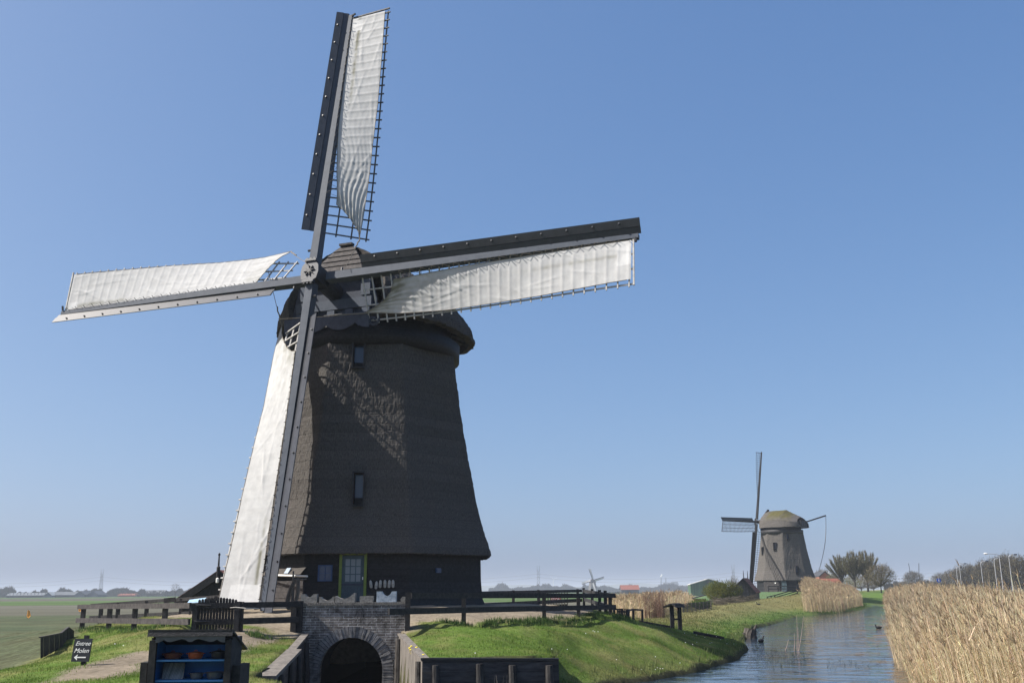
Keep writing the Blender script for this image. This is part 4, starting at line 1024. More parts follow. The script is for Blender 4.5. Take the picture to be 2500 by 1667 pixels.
# back railings behind the yard
re_ = P(1190, 1447, 46); 
def rt2(u, dz): q = lerp(re_, rd, u); return np.array([q[0] - .1, q[1], q[2] + dz])
fence('post_and_rail_fence', 'grey black rail fence behind the mill yard, level with the top rail', [((rt2(u, 0)[0], rt2(u, 0)[1], gz(*rt2(u, 0)[:2]) - .1), rt2(u, 0)[2] + 0.10) for u in (0.25, 0.5, 0.95)],
      [(rt2(-.1, 0.0), rt2(1, 0.0), 0.15, 0.06), (rt2(-.1, -0.52), rt2(1, -0.50), 0.18, 0.06)], mat=mt_plank)
# left front railing: from the far left end down to the gate
la = P(199, 1480.5, 37.0); lb = P(474, 1477, 27.7)
def rl(u, dz): q = lerp(la, lb, u); return np.array([q[0], q[1], q[2] + dz])
pl_ = [(u, 0.02) for u in (0.02, 0.26, 0.565, 0.83)]
def prl(pxl):
    d_ = ray(pxl, 1478); A_ = np.array([[d_[0], -(lb - la)[0]], [d_[1], -(lb - la)[1]]]); s_ = np.linalg.solve(A_, la[:2]); return s_[1]
fence('post_and_rail_fence', 'grey black two rail fence on the left slope between field and gate', [((rl(u, 0)[0], rl(u, 0)[1], gz(*rl(u, 0)[:2]) - .1), rl(u, 0)[2] + 0.08) for u in [prl(p) for p in (205, 270, 331, 404)]],
      [off2(rl(-.005, 0), rl(1, 0), .10) + (0.15, 0.06), off2(rl(-.01, -.46), rl(1, -.42), .10) + (0.16, 0.06)], mat=mt_plank)
# second railing beyond the ramp
ma = P(222, 1477, 43.0); mb_ = P(540, 1456, 38.5)
def rm(u, dz): q = lerp(ma, mb_, u); return np.array([q[0], q[1], q[2] + dz])
fence('post_and_rail_fence', 'black sloping handrail fence behind the left fence, climbing to the mill yard', [((rm(u, 0)[0], rm(u, 0)[1], gz(*rm(u, 0)[:2]) - .15), rm(u, 0)[2] + 0.03) for u in (0.09, 0.23, 0.46, 0.72, 0.97)],
      [(rm(0, 0), rm(1, 0), 0.13, 0.06), (rm(0, -.5), rm(1, -.55), 0.16, 0.06)], mat=mt_rail)
# fence between gate and brick wall
na_ = P(588, 1476.5, 27.9); nb_ = P(733, 1474, 28.95)
def rn(u, dz): q = lerp(na_, nb_, u); return np.array([q[0], q[1], q[2] + dz])
fence('post_and_rail_fence', 'short black two rail fence between the picket gate and the brick wall', [((rn(u, 0)[0], rn(u, 0)[1], gz(*rn(u, 0)[:2]) - .15), rn(u, 0)[2] + 0.09) for u in (0.0, 0.90, 1.0)],
      [off2(rn(0, 0), rn(1, 0), .10) + (.15, .06), off2(rn(0, -.41), rn(.95, -.41), .10) + (.16, .06)], pw=0.15)
# picket gate
ga = P(478, 1478, 27.75); gb = P(578, 1477, 27.85)
def rg2(u, dz): q = lerp(ga, gb, u); return np.array([q[0], q[1], q[2] + dz])
gt = thing('picket_gate', (*rg2(.5, 0)[:2], gz(*rg2(.5, 0)[:2])), 'black picket gate with long strap hinges between the left fences', 'gate')
for i in range(13):
    u = 0.07 + 0.89 * i / 12; q = rg2(u, 0); zt = q[2] + 0.14 + 0.09 * (1 - abs(2 * u - 1.0)) ** 0.6; mb = MB()
    mb.prism([q + [-.035, .05, -.86], q + [.035, .05, -.86], np.array([q[0] + .035, q[1] + .05, zt - .03]), np.array([q[0], q[1] + .05, zt]), np.array([q[0] - .035, q[1] + .05, zt - .03])], (0, .022, 0)); mb.build('picket', mt_rail, gt)
for dz in (0, -.42):
    mb = MB(); mb.beam(rg2(0.02, dz), rg2(0.98, dz), .05, .14); mb.build('rail', mt_rail, gt)
    mb = MB(); mb.tube([rg2(0.02, dz + .01) + [0, -.04, 0], rg2(0.10, dz + .015) + [0, -.05, 0], rg2(0.38, dz + .01) + [0, -.035, 0]], [.05, .028, .012], 6); mb.build('strap_hinge', mt_iron, gt)
mb = MB(); mb.beam(rg2(0, -.95), rg2(0, .06), .13, .13, (0, 1, 0)); mb.build('post', mt_rail, gt)
mb = MB(); mb.beam(rg2(1.0, -.98) + [.03, 0, 0], rg2(1.0, .10) + [.03, 0, 0], .15, .16, (0, 1, 0)); mb.build('post', mt_black, gt)
mb = MB(); mb.tube([rg2(.86, -.06) + [0, -.08, 0], rg2(1.0, -.05) + [0, -.10, 0], P(600, 1484, 27.7) , P(632, 1484.5, 28.0)], .012, 5); mb.build('latch_rope', mt_clog, gt)

# ------------------------------------------------------------------ things about the yard
# small plank fence down the left slope
pts = [(97, 1556, 1601, 28.6), (148, 1546, 1574, 31.2), (166, 1531.5, 1562, 33.0), (178.5, 1541, 1557, 33.6)]
bf = thing('plank_fence', P(140, 1580, 31), 'short black upright plank fence stepping down the left slope at the field edge', 'fence')
A0_ = [P(x, yt, Y) for x, yt, yb, Y in pts]; B0_ = [P(x, yb + 6, Y) for x, yt, yb, Y in pts]
k = 0
for i in range(3):
    n_ = [8, 4, 3][i]
    for j in range(n_):
        a, b_, c_, d_ = [lerp(u, v, w) for u, v, w in ((A0_[i], A0_[i + 1], j / n_ + .01), (A0_[i], A0_[i + 1], (j + .95) / n_), (B0_[i], B0_[i + 1], (j + .95) / n_), (B0_[i], B0_[i + 1], j / n_ + .01))]
        mb = MB(); e = np.array([0.01 * (k % 2), 0.03 + .01 * (k % 2), 0]); mb.prism([a + e, b_ + e, c_ + e, d_ + e], (0.01, 0.025, 0)); mb.build('plank', mt_rail, bf); k += 1
mb = MB()
for i in range(3): mb.beam(A0_[i] + [0, 0, .01], A0_[i + 1] + [0, 0, .01], .06, .03)
mb.build('cap_rail', mt_plank, bf)
# direction sign
def text_mesh(name, s, size, origin, ax, ay, mat, parent, shear=0.0, extrude=0.004, align='CENTER', bold=0.0):
    cu = bpy.data.curves.new(name, 'FONT'); cu.body = s; cu.size = size; cu.shear = shear; cu.extrude = extrude; cu.align_x = align; cu.align_y = 'CENTER'; cu.offset = bold
    ob = bpy.data.objects.new('tmp_text', cu); COL.objects.link(ob)
    dg = bpy.context.evaluated_depsgraph_get(); dg.update()
    me = bpy.data.meshes.new_from_object(ob.evaluated_get(dg))
    bpy.data.objects.remove(ob)
    me.name = name
    n = len(me.vertices); a = np.empty(n * 3); me.vertices.foreach_get('co', a); a = a.reshape(-1, 3)
    nrm = np.cross(ax, ay); w = np.asarray(origin) + a[:, :1] * ax + a[:, 1:2] * ay + a[:, 2:] * nrm
    org = ORG.get(parent.name, np.zeros(3)); me.vertices.foreach_set('co', (w - org).ravel()); me.update()
    me.materials.clear(); me.materials.append(mat)
    o = bpy.data.objects.new(name, me); COL.objects.link(o); o.parent = parent; ORG[o.name] = org
    return o
sg = P(200, 1586, 21.8); gsz = gz(sg[0], sg[1])
sn = thing('direction_sign', (sg[0], sg[1], gsz), 'small black board with white script lettering and an arrow pointing left', 'sign')
axs = np.array([math.cos(math.radians(-6)), math.sin(math.radians(-6)), 0.0]); ays = np.array([0.04, 0.10, 1.0]); ays /= np.linalg.norm(ays); nrm_s = np.cross(axs, ays)
bw_, bh_ = 0.385, 0.46
MB().frame_box(sg, axs, ays, nrm_s, bw_, bh_, 0.025).build('board', M('black_sign_face', (0.012, 0.015, 0.02), (0.018, 0.022, 0.028), 5, 0.5), sn)
mb = MB(); q = sg - nrm_s * 0.05 + axs * .03; mb.beam((q[0], q[1], gsz - .1), q + ays * 0.30, .09, .06, (0, 1, 0)); mb.build('post', mt_black, sn)
of = nrm_s * 0.0145
text_mesh('lettering', 'Entree', 0.122, sg + of + ays * 0.128 + axs * .01, axs, ays, mt_white, sn, 0.32)
text_mesh('lettering', 'Molen', 0.128, sg + of - ays * 0.015 + axs * .0, axs, ays, mt_white, sn, 0.32)
ar_ = MB(); o = [(-.14, 0), (-.06, .06), (-.075, .012), (.12, .012), (.12, -.012), (-.075, -.012), (-.06, -.06)]
ar_.prism([sg + of + axs * x + ays * (y - .145) for x, y in o], nrm_s * .004); ar_.build('arrow', mt_white, sn)

# display cupboard with pots
YC = 14.0
cl = P(366, 1555, YC); cr_ = P(566, 1555, YC); cy = -0.10
cw_ = cr_[0] - cl[0]; s_ = cw_ / 200.0        # metres per photo pixel there
zt = P(465, 1540, YC)[2]
cz = lambda y: P(465, y, YC)[2]
cb = thing('display_cupboard', ((cl[0] + cr_[0]) / 2, YC, 0.9), 'open black wooden cupboard with blue shelves and scalloped top standing on the grass', 'cupboard')
dep = 0.50; zbot = 0.85; X0, X1 = cl[0] + .0, cr_[0]
for x_, w_ in ((X0 + .045, .09), (X1 - .04, .085)): MB().box((x_, YC + .03, (zbot + cz(1562)) / 2), w_, .06, cz(1562) - zbot).build('front_post', mt_rail, cb)
for sx, x in ((-1, X0 + .02), (1, X1 - .02)):
    mb = MB(); mb.box((x, YC + .06 + dep / 2, (zbot + cz(1556)) / 2), .03, dep, cz(1556) - zbot); mb.build('side_panel', mt_rail, cb)
mb = MB(); mb.box(((X0 + X1) / 2, YC + .06 + dep, (zbot + cz(1556)) / 2), cw_ - .08, .03, cz(1556) - zbot); mb.build('back_panel', mt_blue, cb)
mb = MB(); mb.box((X0 + .04, YC + .06 + dep / 2, (zbot + cz(1560)) / 2), .012, dep - .04, cz(1560) - zbot); mb.box((X1 - .04, YC + .06 + dep / 2, (zbot + cz(1560)) / 2), .012, dep - .04, cz(1560) - zbot); mb.build('lining', mt_blue, cb)
for y in (1612.5, 1662.5):
    mb = MB(); mb.box(((X0 + X1) / 2, YC + .10 + dep / 2 - .05, cz(y)), cw_ - .12, dep - .06, .022); mb.build('shelf', mt_shelf, cb)
mb = MB(); n_ = 60                        # scalloped valance
vp = []
for i in range(n_ + 1):
    u = i / n_; yv = np.interp(u, [0, .06, .115, .16, .22, .30, .38, .44, .465, .5, .535, .56, .62, .70, .78, .84, .885, .94, 1], [1566, 1565, 1558.5, 1563.5, 1564.5, 1560.5, 1557, 1559.5, 1563.5, 1564.5, 1563.5, 1559.5, 1557, 1560.5, 1564.5, 1563.5, 1558.5, 1565, 1566])
    vp.append((X0 + .09 + u * (cw_ - .175), cz(yv + 1.5)))
mb.prism([(x, YC - .028, z) for x, z in vp] + [(X1 - .085, YC - .028, cz(1550)), (X0 + .09, YC - .028, cz(1550))], (0, .02, 0)); mb.build('valance', M('grey_valance', (.08, .08, .085), (.12, .12, .125), 8, .7), cb)
mb = MB()                                  # lean-to roof: fascia at the front, boards falling to the back
zr = cz(1539); xa, xb = X0 - .02, X1 + .015
mb.prism([(xa, YC - .045, cz(1552)), (xb, YC - .045, cz(1552)), (xb - .0, YC - .03, zr), (xa, YC - .03, zr)], (0, .025, 0))
for i in range(4):
    y0 = YC - .035 + i * .20; y1 = y0 + .23; z0 = zr + .0 - i * .07; z1 = z0 - .075
    mb.add([(xa, y0, z0 + .02), (xb, y0, z0 + .02), (xb, y1, z1 + .02), (xa, y1, z1 + .02), (xa, y0, z0 - .005), (xb, y0, z0 - .005), (xb, y1, z1 - .005), (xa, y1, z1 - .005)], [(0, 1, 2, 3), (7, 6, 5, 4), (0, 4, 5, 1), (1, 5, 6, 2), (2, 6, 7, 3), (3, 7, 4, 0)])
mb.build('roof', mt_black, cb)
MB().box((X0 - .07, YC + .3, (zbot + cz(1616)) / 2), .09, .5, cz(1616) - zbot).build('side_box', mt_rail, cb); MB().box((X1 + .06, YC + .35, (zbot + cz(1625)) / 2), .10, .5, cz(1625) - zbot).build('side_box', mt_rail, cb)
def pot(px, yb, wpx, hpx, mat, label, lid=True, Y=YC + .26):
    c = P(px, yb, Y); c[2] = cz(1612.5 if yb < 1630 else 1662.5) + .0115; sc = s_ * (Y / YC); r = wpx / 2 * sc; h = hpx * sc
    t = thing('cooking_pot', c, label, 'pot', 'pots on the cupboard shelves')
    MB().lathe([(r * .78, 0), (r * .86, h * .08), (r * .98, h * .6), (r, h * .95), (r * 1.04, h), (r * .9, h)] + ([] if lid else [(r * .85, h * .2)]), c, 22).build('bowl', mat, t, True)
    if lid:
        MB().lathe([(r * 1.03, h), (r * .8, h * 1.10), (r * .3, h * 1.22), (r * .02, h * 1.24)], c, 22).build('lid', mat, t, True)
        MB().tube([c + [0 - r * .2, 0, h * 1.2], c + [-r * .12, 0, h * 1.42], c + [r * .12, 0, h * 1.42], c + [r * .2, 0, h * 1.2]], r * .06, 6).build('knob', mat, t)
    for sx in (-1, 1):
        MB().tube([c + [sx * r, -.03, h * .85], c + [sx * r * 1.16, -.03, h * .9], c + [sx * r * 1.16, .03, h * .9], c + [sx * r, .03, h * .85]], r * .06, 6).build('handle', mat, t)
    return t
pot(421, 1611, 42, 13, mt_brownpot, 'wide brown lidded pot at the left of the upper shelf')
pot(477, 1611, 36, 14, mt_rust, 'orange enamel lidded pot in the middle of the upper shelf')
pot(534, 1611, 38, 16, mt_iron2, 'black iron lidded pot at the right of the upper shelf')
pot(479, 1661, 30, 14, mt_greypot, 'smaller grey open pan on the lower shelf', False)
pot(524, 1661, 40, 16, mt_greypot, 'larger grey open pan with ear handles on the lower shelf', False)
wbd = MB(); c0, c1 = P(394, 1660, YC + .22), P(446, 1660, YC + .22); c2_, c3_ = P(452, 1617, YC + .42), P(400, 1617, YC + .42)
for q in (c0, c1): q[2] = cz(1662.5) + .013
wbd.prism([c0, c1, c2_, c3_], (0, .015, .004)); solo('washboard', wbd, mt_zinc, c0, 'ribbed grey washboard leaning at the left of the lower shelf', 'washboard')

# six clogs hung on the mill wall
cg = MB(); n_ = 12; sec = []
for i in range(n_ + 1):
    u = i / n_; w = 0.052 * (0.75 + 0.35 * math.sin(math.pi * (u * .9 + .1))) * (1 - 0.98 * max(0, (u - .82) / .18) ** 2) * (1 if u > .06 else .6 + u * 6.6); d_ = 0.03 + .035 * math.sin(math.pi * min(1, u * 1.05)) ** .8
    sec.append((u * 0.29, max(w, .004), d_))
vs_ = []; fs_ = []; nn_ = 12
for z, w, d_ in sec:
    for k in range(nn_): a = 2 * math.pi * k / nn_; vs_.append((w * math.cos(a), d_ * math.sin(a) * .8, z))
for i in range(n_):
    for k in range(nn_): fs_.append((i * nn_ + k, i * nn_ + (k + 1) % nn_, (i + 1) * nn_ + (k + 1) % nn_, (i + 1) * nn_ + k))
fs_ += [tuple(range(nn_))[::-1], tuple(n_ * nn_ + k for k in range(nn_))]
yawc = math.degrees(math.atan2(sd1[1], sd1[0]))
clabels = ['pale wooden clog hung leftmost and tilted on the dark mill wall', 'pale wooden clog hung lowest, second from the left, on the mill wall', 'third wooden clog from the door on the dark mill wall', 'fourth wooden clog from the door, hanging straight', 'second last wooden clog of the row right of the door', 'rightmost wooden clog of the row beside the green framed door']
proto = None
for i, (x, yb) in enumerate([(906.5, 1435), (917.5, 1437.5), (927.5, 1434.5), (939.5, 1434), (949.5, 1434.5), (959.5, 1434)]):
    q = on_wall(x, yb, .05) + MILL
    if proto is None:
        mb = MB(); mb.add(vs_, fs_); proto = mb.build('clog', mt_clog, None, True); tag(proto, clabels[0], 'clog', 'clogs hung on the mill wall'); o = proto
        op = MB(); op.box((0, -.055, .115), .085, .012, .008); op.build('heel_edge', mt_plank, proto)
        o.location = q.tolist(); o.rotation_euler = (0, math.radians(-9), math.radians(yawc))
    else:
        o = copy_tree(proto, q, yawc, clabels[i]); o.rotation_euler = (0, math.radians([-9, 5, 4, 0, 3, -2][i]), math.radians(yawc))

# lean-to with a thatched roof strip on the mill's left side
aL = A0 - math.pi / 4; nL = np.array([math.cos(aL), math.sin(aL), 0]); sL = np.array([-nL[1], nL[0], 0])
def on_left(px, py, r): 
    d_ = ray(px, py); o_ = np.array([0, 0, CAMZ]) - MILL; return o_ + d_ * ((r - o_ @ nL) / (d_ @ nL))
e0 = on_left(640, 1403, 4.95); e1 = on_left(734, 1405, 4.95); zz1 = on_left(700, 1384, 4.72)[2]; ze = (e0[2] + e1[2]) / 2
rf = MB(); r0_, r1_ = e0 @ sL, e1 @ sL
th_pts = lambda r, z: [nL * r + sL * x + Zv * z for x in np.linspace(r0_, r1_, 20)]
rf.grid([[a, b_] for a, b_ in zip(th_pts(4.98, ze + .02), th_pts(4.70, zz1))]); rf.grid([[a, b_] for a, b_ in zip(th_pts(4.98, ze + .02), th_pts(4.90, ze - .06))])
rfo = rf.build('thatched_ledge', mt_thatch_light_plain if 'mt_thatch_light_plain' in globals() else mt_thatch, R1)
q = on_left(704, 1393, 4.86); MB().frame_box(q + nL * .03, sL, (nL * -.28 + Zv * .4) / .488, (nL * .4 + Zv * .28) / .488, .24, .24, .04).build('skylight', glass_mat('sky_glass', (.35, .42, .5), .2), rfo)
pk = MB()
for i in range(6): pk.frame_box(nL * (4.80 + (i % 2) * .012) + sL * ((r0_ + r1_) / 2) + Zv * (-.16 + .21 * i), sL, nL, Zv, r1_ - r0_, .05, .20)
pk.build('lower_planking', mt_plank, R1)
gtb = MB(); g0_ = on_left(655, 1403, 5.05); g1_ = on_left(750, 1406, 5.3); gtb.tube([g0_, g1_], .035, 7); gtb.build('gutter_pole', mt_white, R1)
# coil of rope on its wooden hook
rc_ = P(717, 1440, 36.6); rc_[2] = 2.62
rp_ = thing('rope_coil', (rc_[0], rc_[1], 2.0), 'thick coil of grey rope hanging at the mill corner left of the window', 'rope')
mb = MB()
for k in range(11):
    a_ = []; w0 = .13 + .025 * random.random(); h0 = .46 + .06 * random.random(); ox = random.uniform(-.06, .06); oy = random.uniform(-.10, .10)
    for t_ in np.linspace(0, 2 * math.pi, 22): a_.append(rc_ + np.array([ox + w0 * math.cos(t_) * (1 - .3 * math.sin(t_)) + .10 * math.sin(t_), oy, h0 * math.sin(t_) - .02 * k * .3]))
    mb.tube(a_, .022, 5, False)
mb.build('loops', mt_rope, rp_)
mb = MB(); mb.tube([rc_ + [-.05, 0, -.9], rc_ + [-.02, 0, 0], rc_ + [-.04, 0, .75]], [.05, .05, .03], 6); mb.tube([rc_ + [-.04, .1, .42], rc_ + [.45, -.1, .46]], .025, 6); mb.build('wooden_hook', mt_old, rp_)

# black gabled shed behind the left fences
ys = 49.0
sa, sb_, sc_ = P(533, 1397, ys), P(428, 1468, ys), P(640, 1468, ys); gsd = gz(sa[0], ys)
sh = thing('wooden_shed', (sa[0], ys, gsd), 'black gabled shed with broad bargeboards and a tall finial left of the mill', 'shed')
mb = MB(); eav = sb_[2] - .05
mb.prism([(sb_[0] + .3, ys + .1, gsd - .3), (sc_[0] - .3, ys + .1, gsd - .3), (sc_[0] - .3, ys + .1, eav + .15), (sa[0], ys + .1, sa[2] - .25), (sb_[0] + .3, ys + .1, eav + .15)], (0, 4.5, 0)); mb.build('wall', mt_tarv, sh)
for q in (sb_, sc_):
    mb = MB(); d_ = (q - sa); mb.beam(sa + [0, 0, -.1], q + [0, 0, -.1], .08, .32); mb.build('bargeboard', mt_black, sh)
    mb = MB(); u_ = np.array([0, 4.9, 0]); a_, b_ = sa + [0, .02, .06], q + [0, .02, .06]
    mb.add([a_, b_, b_ + u_, a_ + u_, a_ + [0, 0, .07], b_ + [0, 0, .07], b_ + u_ + [0, 0, .07], a_ + u_ + [0, 0, .07]], [(3, 2, 1, 0), (4, 5, 6, 7), (0, 1, 5, 4), (1, 2, 6, 5), (2, 3, 7, 6), (3, 0, 4, 7)]); mb.build('roof', mt_tile2, sh)
mb = MB(); mb.tube([sa + [0, -.02, -.5], sa + [0, -.02, .25], sa + [0, -.02, .30], sa + [0, -.02, .78], sa + [0, -.02, .82], sa + [0, -.02, .88], sa + [0, -.02, .92]], [.09, .09, .05, .035, .06, .05, .01], 8); mb.build('finial', mt_black, sh)
mb = MB(); q = P(531, 1416, ys - .1); mb.lathe([(.04, -.12), (.075, -.1), (.075, .08), (.03, .12)], q, 10); mb.build('lamp', mt_white, sh)
# boards behind the left fence
q0, q1 = P(400, 1471.5, 39.2), P(428, 1469, 39.2); mb = MB(); mb.prism([q0, q1, P(428, 1457, 39.2), P(400, 1459.5, 39.2)], (0, .05, 0)); t_ = solo('notice_board', mb, mt_plank, q0, 'plain weathered board fixed to the sloping handrail left of the shed', 'board')
q0, q1 = P(457, 1471, 37.5), P(498, 1468.5, 37.5)
ib = thing('information_panel', (q0[0], q0[1], gz(q0[0], q0[1])), 'tilted pale blue information panel behind the left fence', 'information board')
mb = MB(); mb.prism([q0, q1, q1 + [0, .25, .15], q0 + [0, .25, .11]], (0, .02, -.03)); mb.build('panel', mt_board2, ib)
mb = MB(); 
for u in (.15, .85): q = lerp(q0, q1, u) + [0, .1, 0]; mb.beam((q[0], q[1], gz(q[0], q[1]) - .1), q, .06, .06, (0, 1, 0))
mb.build('stand', mt_black, ib)
# far picket gate with the red board
sy = 57.0
g0_, g1_ = P(1318, 1462, sy), P(1385, 1460, sy); gzt = gz(*lerp(g0_, g1_, .5)[:2])
sg_ = thing('picket_gate', (*lerp(g0_, g1_, .5)[:2], gzt), 'pale edged picket gate with a small red notice behind the yard fence', 'gate')
for i in range(11):
    q = lerp(g0_, g1_, i / 10); mb = MB(); mb.box((q[0], q[1], (gzt + q[2] + .35) / 2), .06, .025, q[2] + .35 - gzt); mb.build('picket', mt_old, sg_)
mb = MB(); mb.beam(g0_ + [0, .04, -.35], g1_ + [0, .04, -.35], .05, .1); mb.beam(g0_ + [0, .04, .15], g1_ + [0, .04, .15], .05, .1); mb.build('rail', mt_black, sg_)
q = P(1357, 1463, sy - .1); rbd = MB().box(q, .52, .03, .26).build('red_board', mt_red, sg_)
text_mesh('lettering', 'STOP', .19, q + np.array([-.03, -.018, 0]), np.array([1.0, 0, 0]), np.array([0, 0, 1.0]), mt_white, rbd, 0, .004, bold=.004)

# footbridge gate and handrail right of the mound
def small_rail(pts_top, pts_bot, label):
    t = thing('handrail', pts_bot[0], label, 'handrail')
    for a, b_ in zip(pts_top, pts_bot):
        mb = MB(); mb.beam(b_ - np.array([0, 0, .3]), a, .10, .10, (0, 1, 0)); mb.build('post', mt_plank, t)
    for dz in (0.0, -.62):
        for a, b_ in zip(pts_top[:-1], pts_top[1:]):
            mb = MB(); mb.beam(a + [0, 0, dz], b_ + [0, 0, dz], .10, .07); mb.build('rail', mt_plank, t)
    return t
small_rail([P(1532, 1489.5, 45.5), P(1546, 1487, 46.5), P(1568, 1488.5, 48)], [P(1532, 1520, 45.5), P(1546, 1523, 46.5), P(1568, 1525, 48)], 'weathered handrail of the footbridge beside the reeds')
small_rail([P(1499, 1486.5, 47), P(1518, 1487, 47.5)], [P(1499, 1506, 47), P(1518, 1512, 47.5)], 'short handrail post pair on the far side of the footbridge')
pg = thing('picket_gate', P(1522, 1512, 47.2), 'small weathered picket gate between the two footbridge handrails', 'gate')
for i in range(8):
    x = 1508 + i * 4.0; mb = MB(); a, b_ = P(x, 1512 + i * .3, 47.1), P(x, 1484.5 + .3 * abs(i - 3), 47.1); mb.beam(a - np.array([0, 0, .15]), b_, .055, .025, (0, 1, 0)); mb.build('picket', mt_plank, pg)
for y in (1492, 1506): mb = MB(); mb.beam(P(1506, y, 47.2), P(1538, y + 1, 47.2), .04, .08); mb.build('rail', mt_plank, pg)
# little roofed sign stand
sy = 48.5
rs_ = thing('roofed_stand', P(1649, 1528, sy), 'small two legged black stand under a little shingled roof on the grass by the canal', 'sign shelter')
gb_ = gz(P(1649, 1528, sy)[0], sy)
for x0 in (1639.5, 1658):
    for dx in (-2.6, 2.6):
        q = P(x0 + dx, 1478, sy + (.35 if x0 > 1650 else 0)); mb = MB(); mb.box((q[0], q[1], (gb_ - .1 + q[2]) / 2), .085, .13, q[2] - gb_ + .1); mb.build('leg', mt_rail, rs_)
rdg0, rdg1 = P(1638.5, 1472, sy - .25), P(1658, 1470.5, sy + .6)
for sx, ex, ey in ((-1, -20, 8), (1, 14.5, 8)):
    mb = MB(); o0, o1 = P(1638.5 + ex, 1472 + ey, sy - .25), P(1658 + ex, 1470.5 + ey, sy + .6)
    if sx > 0: o0, o1 = P(1650, 1480, sy - .3), P(1673, 1479, sy + .6)
    mb.add([rdg0, rdg1, o1, o0] + [q - np.array([0, 0, .05]) for q in (rdg0, rdg1, o1, o0)], [(0, 1, 2, 3), (7, 6, 5, 4), (0, 4, 5, 1), (1, 5, 6, 2), (2, 6, 7, 3), (3, 7, 4, 0)])
    for k in (1 / 3., 2 / 3.): mb.beam(lerp(rdg0, o0, k) + [0, 0, .01], lerp(rdg1, o1, k) + [0, 0, .01], .05, .03)
    mb.build('roof_side', mt_plank, rs_)
mb = MB(); mb.box(((P(1649, 1500, sy)[0]), sy + .2, gb_ + .62), .5, .05, .08); mb.build('cross_bar', mt_rail, rs_)
q0, q1 = P(1692, 1532, 47), P(1766, 1534.5, 47); q0[2] = gz(*q0[:2]) + .05; q1[2] = gz(*q1[:2]) + .05
mb = MB(); mb.beam(q0, q1, .12, .12); solo('edging_beam', mb, mt_black, q0, 'dark beam lying in the grass right of the roofed stand', 'beam')
q0, q1 = P(1560, 1528.5, 47.6), P(1636, 1531, 47.6); q0[2] = gz(*q0[:2]) + .04; q1[2] = gz(*q1[:2]) + .04
mb = MB(); mb.beam(q0, q1, .12, .10); solo('edging_beam', mb, mt_plank, q0, 'grey beam lying in the grass between footbridge and roofed stand', 'beam')
# stump at the water
st = P(1831, 1552, 58); st[2] = -.1; mb = MB()
mb.tube([st, st + [0, 0, .3], st + [.05, 0, .62]], [.42, .38, .33], 11); mb.tube([st + [.2, 0, .4], st + [.38, 0, .82]], [.1, .05], 6); mb.tube([st + [-.3, -.1, 0], st + [-.35, -.1, .4]], [.14, .12], 7)
solo('old_stump', mb, mt_bark, st, 'dark rotten stump standing in the water at the grassy bank', 'stump')
# orange flags out in the field
fl_lab = ['larger nearer orange flag in the field at far left', 'smaller orange flag beside the end of the left fence']
for i, (px, yb, Y, h) in enumerate([(69, 1503, 93, .75), (194.5, 1489, 118, .8)]):
    q = P(px, yb, Y); g_ = gz(q[0], q[1]); t_ = thing('marker_flag', (q[0], q[1], g_), fl_lab[i], 'flag', 'orange flags in the field')
    MB().tube([(q[0], q[1], g_ - .1), (q[0], q[1], q[2] + .45)], .012, 5).build('stick', mt_black, t_)
    mb = MB(); mb.add([q + [-.10, 0, .55], q + [-.16, .05, -.05], q + [.05, 0, -.22], q + [.20, .04, .05], q + [.08, 0, .45], q + [0, .1, .1]], [(0, 1, 5), (1, 2, 5), (2, 3, 5), (3, 4, 5), (4, 0, 5)]); mb.build('cloth', mt_orange, t_)
# birds
def bird(q, yaw, label, s=1.0):
    t = thing('coot', q, label, 'bird', 'black water birds', local=True)
    mb = MB(); mb.tube([(-.20, 0, .08), (-.15, 0, .07), (-.05, 0, .06), (.07, 0, .06), (.13, 0, .09), (.14, 0, .15), (.15, 0, .20), (.19, 0, .225), (.225, 0, .215)], [.008, .045, .085, .08, .05, .036, .034, .034, .012], 10)
    mb.build('body', mt_bird, t, True); MB().tube([(.215, 0, .215), (.265, 0, .20)], [.014, .004], 6).build('beak', mt_white, t)
    t.rotation_euler = (0, 0, math.radians(yaw)); t.scale = (s, s, s); return t
q = G(1858, 1567, 0); bird(q, 40, 'black coot swimming near the left bank below the stump', 1.25)
q = G(2145, 1534, 0); bird(q, 180, 'black coot swimming close to the tall reeds on the right', 1.2)
q = P(1853, 1496, 108); q[2] = gz(q[0], q[1]); bird(q, 200, 'black coot standing on the green bank across the water', 1.3)
# ------------------------------------------------------------------ plants
def ribbons(base, tip_off, bend, width, wdir, nseg, col, taper=0.3):
    """base (n,3); tip_off (n,3) total displacement; bend (n,3) extra sideways at the tip (quadratic). returns verts, quads, cols"""
    n = len(base); t = np.linspace(0, 1, nseg + 1)
    c = base[:, None] + tip_off[:, None] * t[None, :, None] + bend[:, None] * (t ** 2)[None, :, None]
    w = (width[:, None] * (1 - (1 - taper) * t)[None])[..., None] * wdir[:, None] * 0.5
    v = np.stack([c - w, c + w], 2).reshape(n, -1, 3)          # n, (nseg+1)*2
    k = (nseg + 1) * 2
    f = []
    for i in range(nseg): f.append([2 * i, 2 * i + 1, 2 * i + 3, 2 * i + 2])
    f = np.array(f)[None] + (np.arange(n) * k)[:, None, None]
    cc = np.repeat(col[:, None], k, 1)
    return v.reshape(-1, 3), f.reshape(-1, 4), cc.reshape(-1, 3)
class Cloud:
    def __init__(s): s.v = []; s.f = []; s.c = []; s.n = 0
    def add(s, v, f, c): s.v.append(v); s.f.append(f + s.n); s.c.append(c); s.n += len(v)
    def build(s, name, mat, parent=None): return rapid(name, np.concatenate(s.v), np.concatenate(s.f), mat, np.concatenate(s.c), False, parent)
def hdir(n):
    a = RNG.uniform(0, 2 * math.pi, n); return np.stack([np.cos(a), np.sin(a), 0 * a], -1)
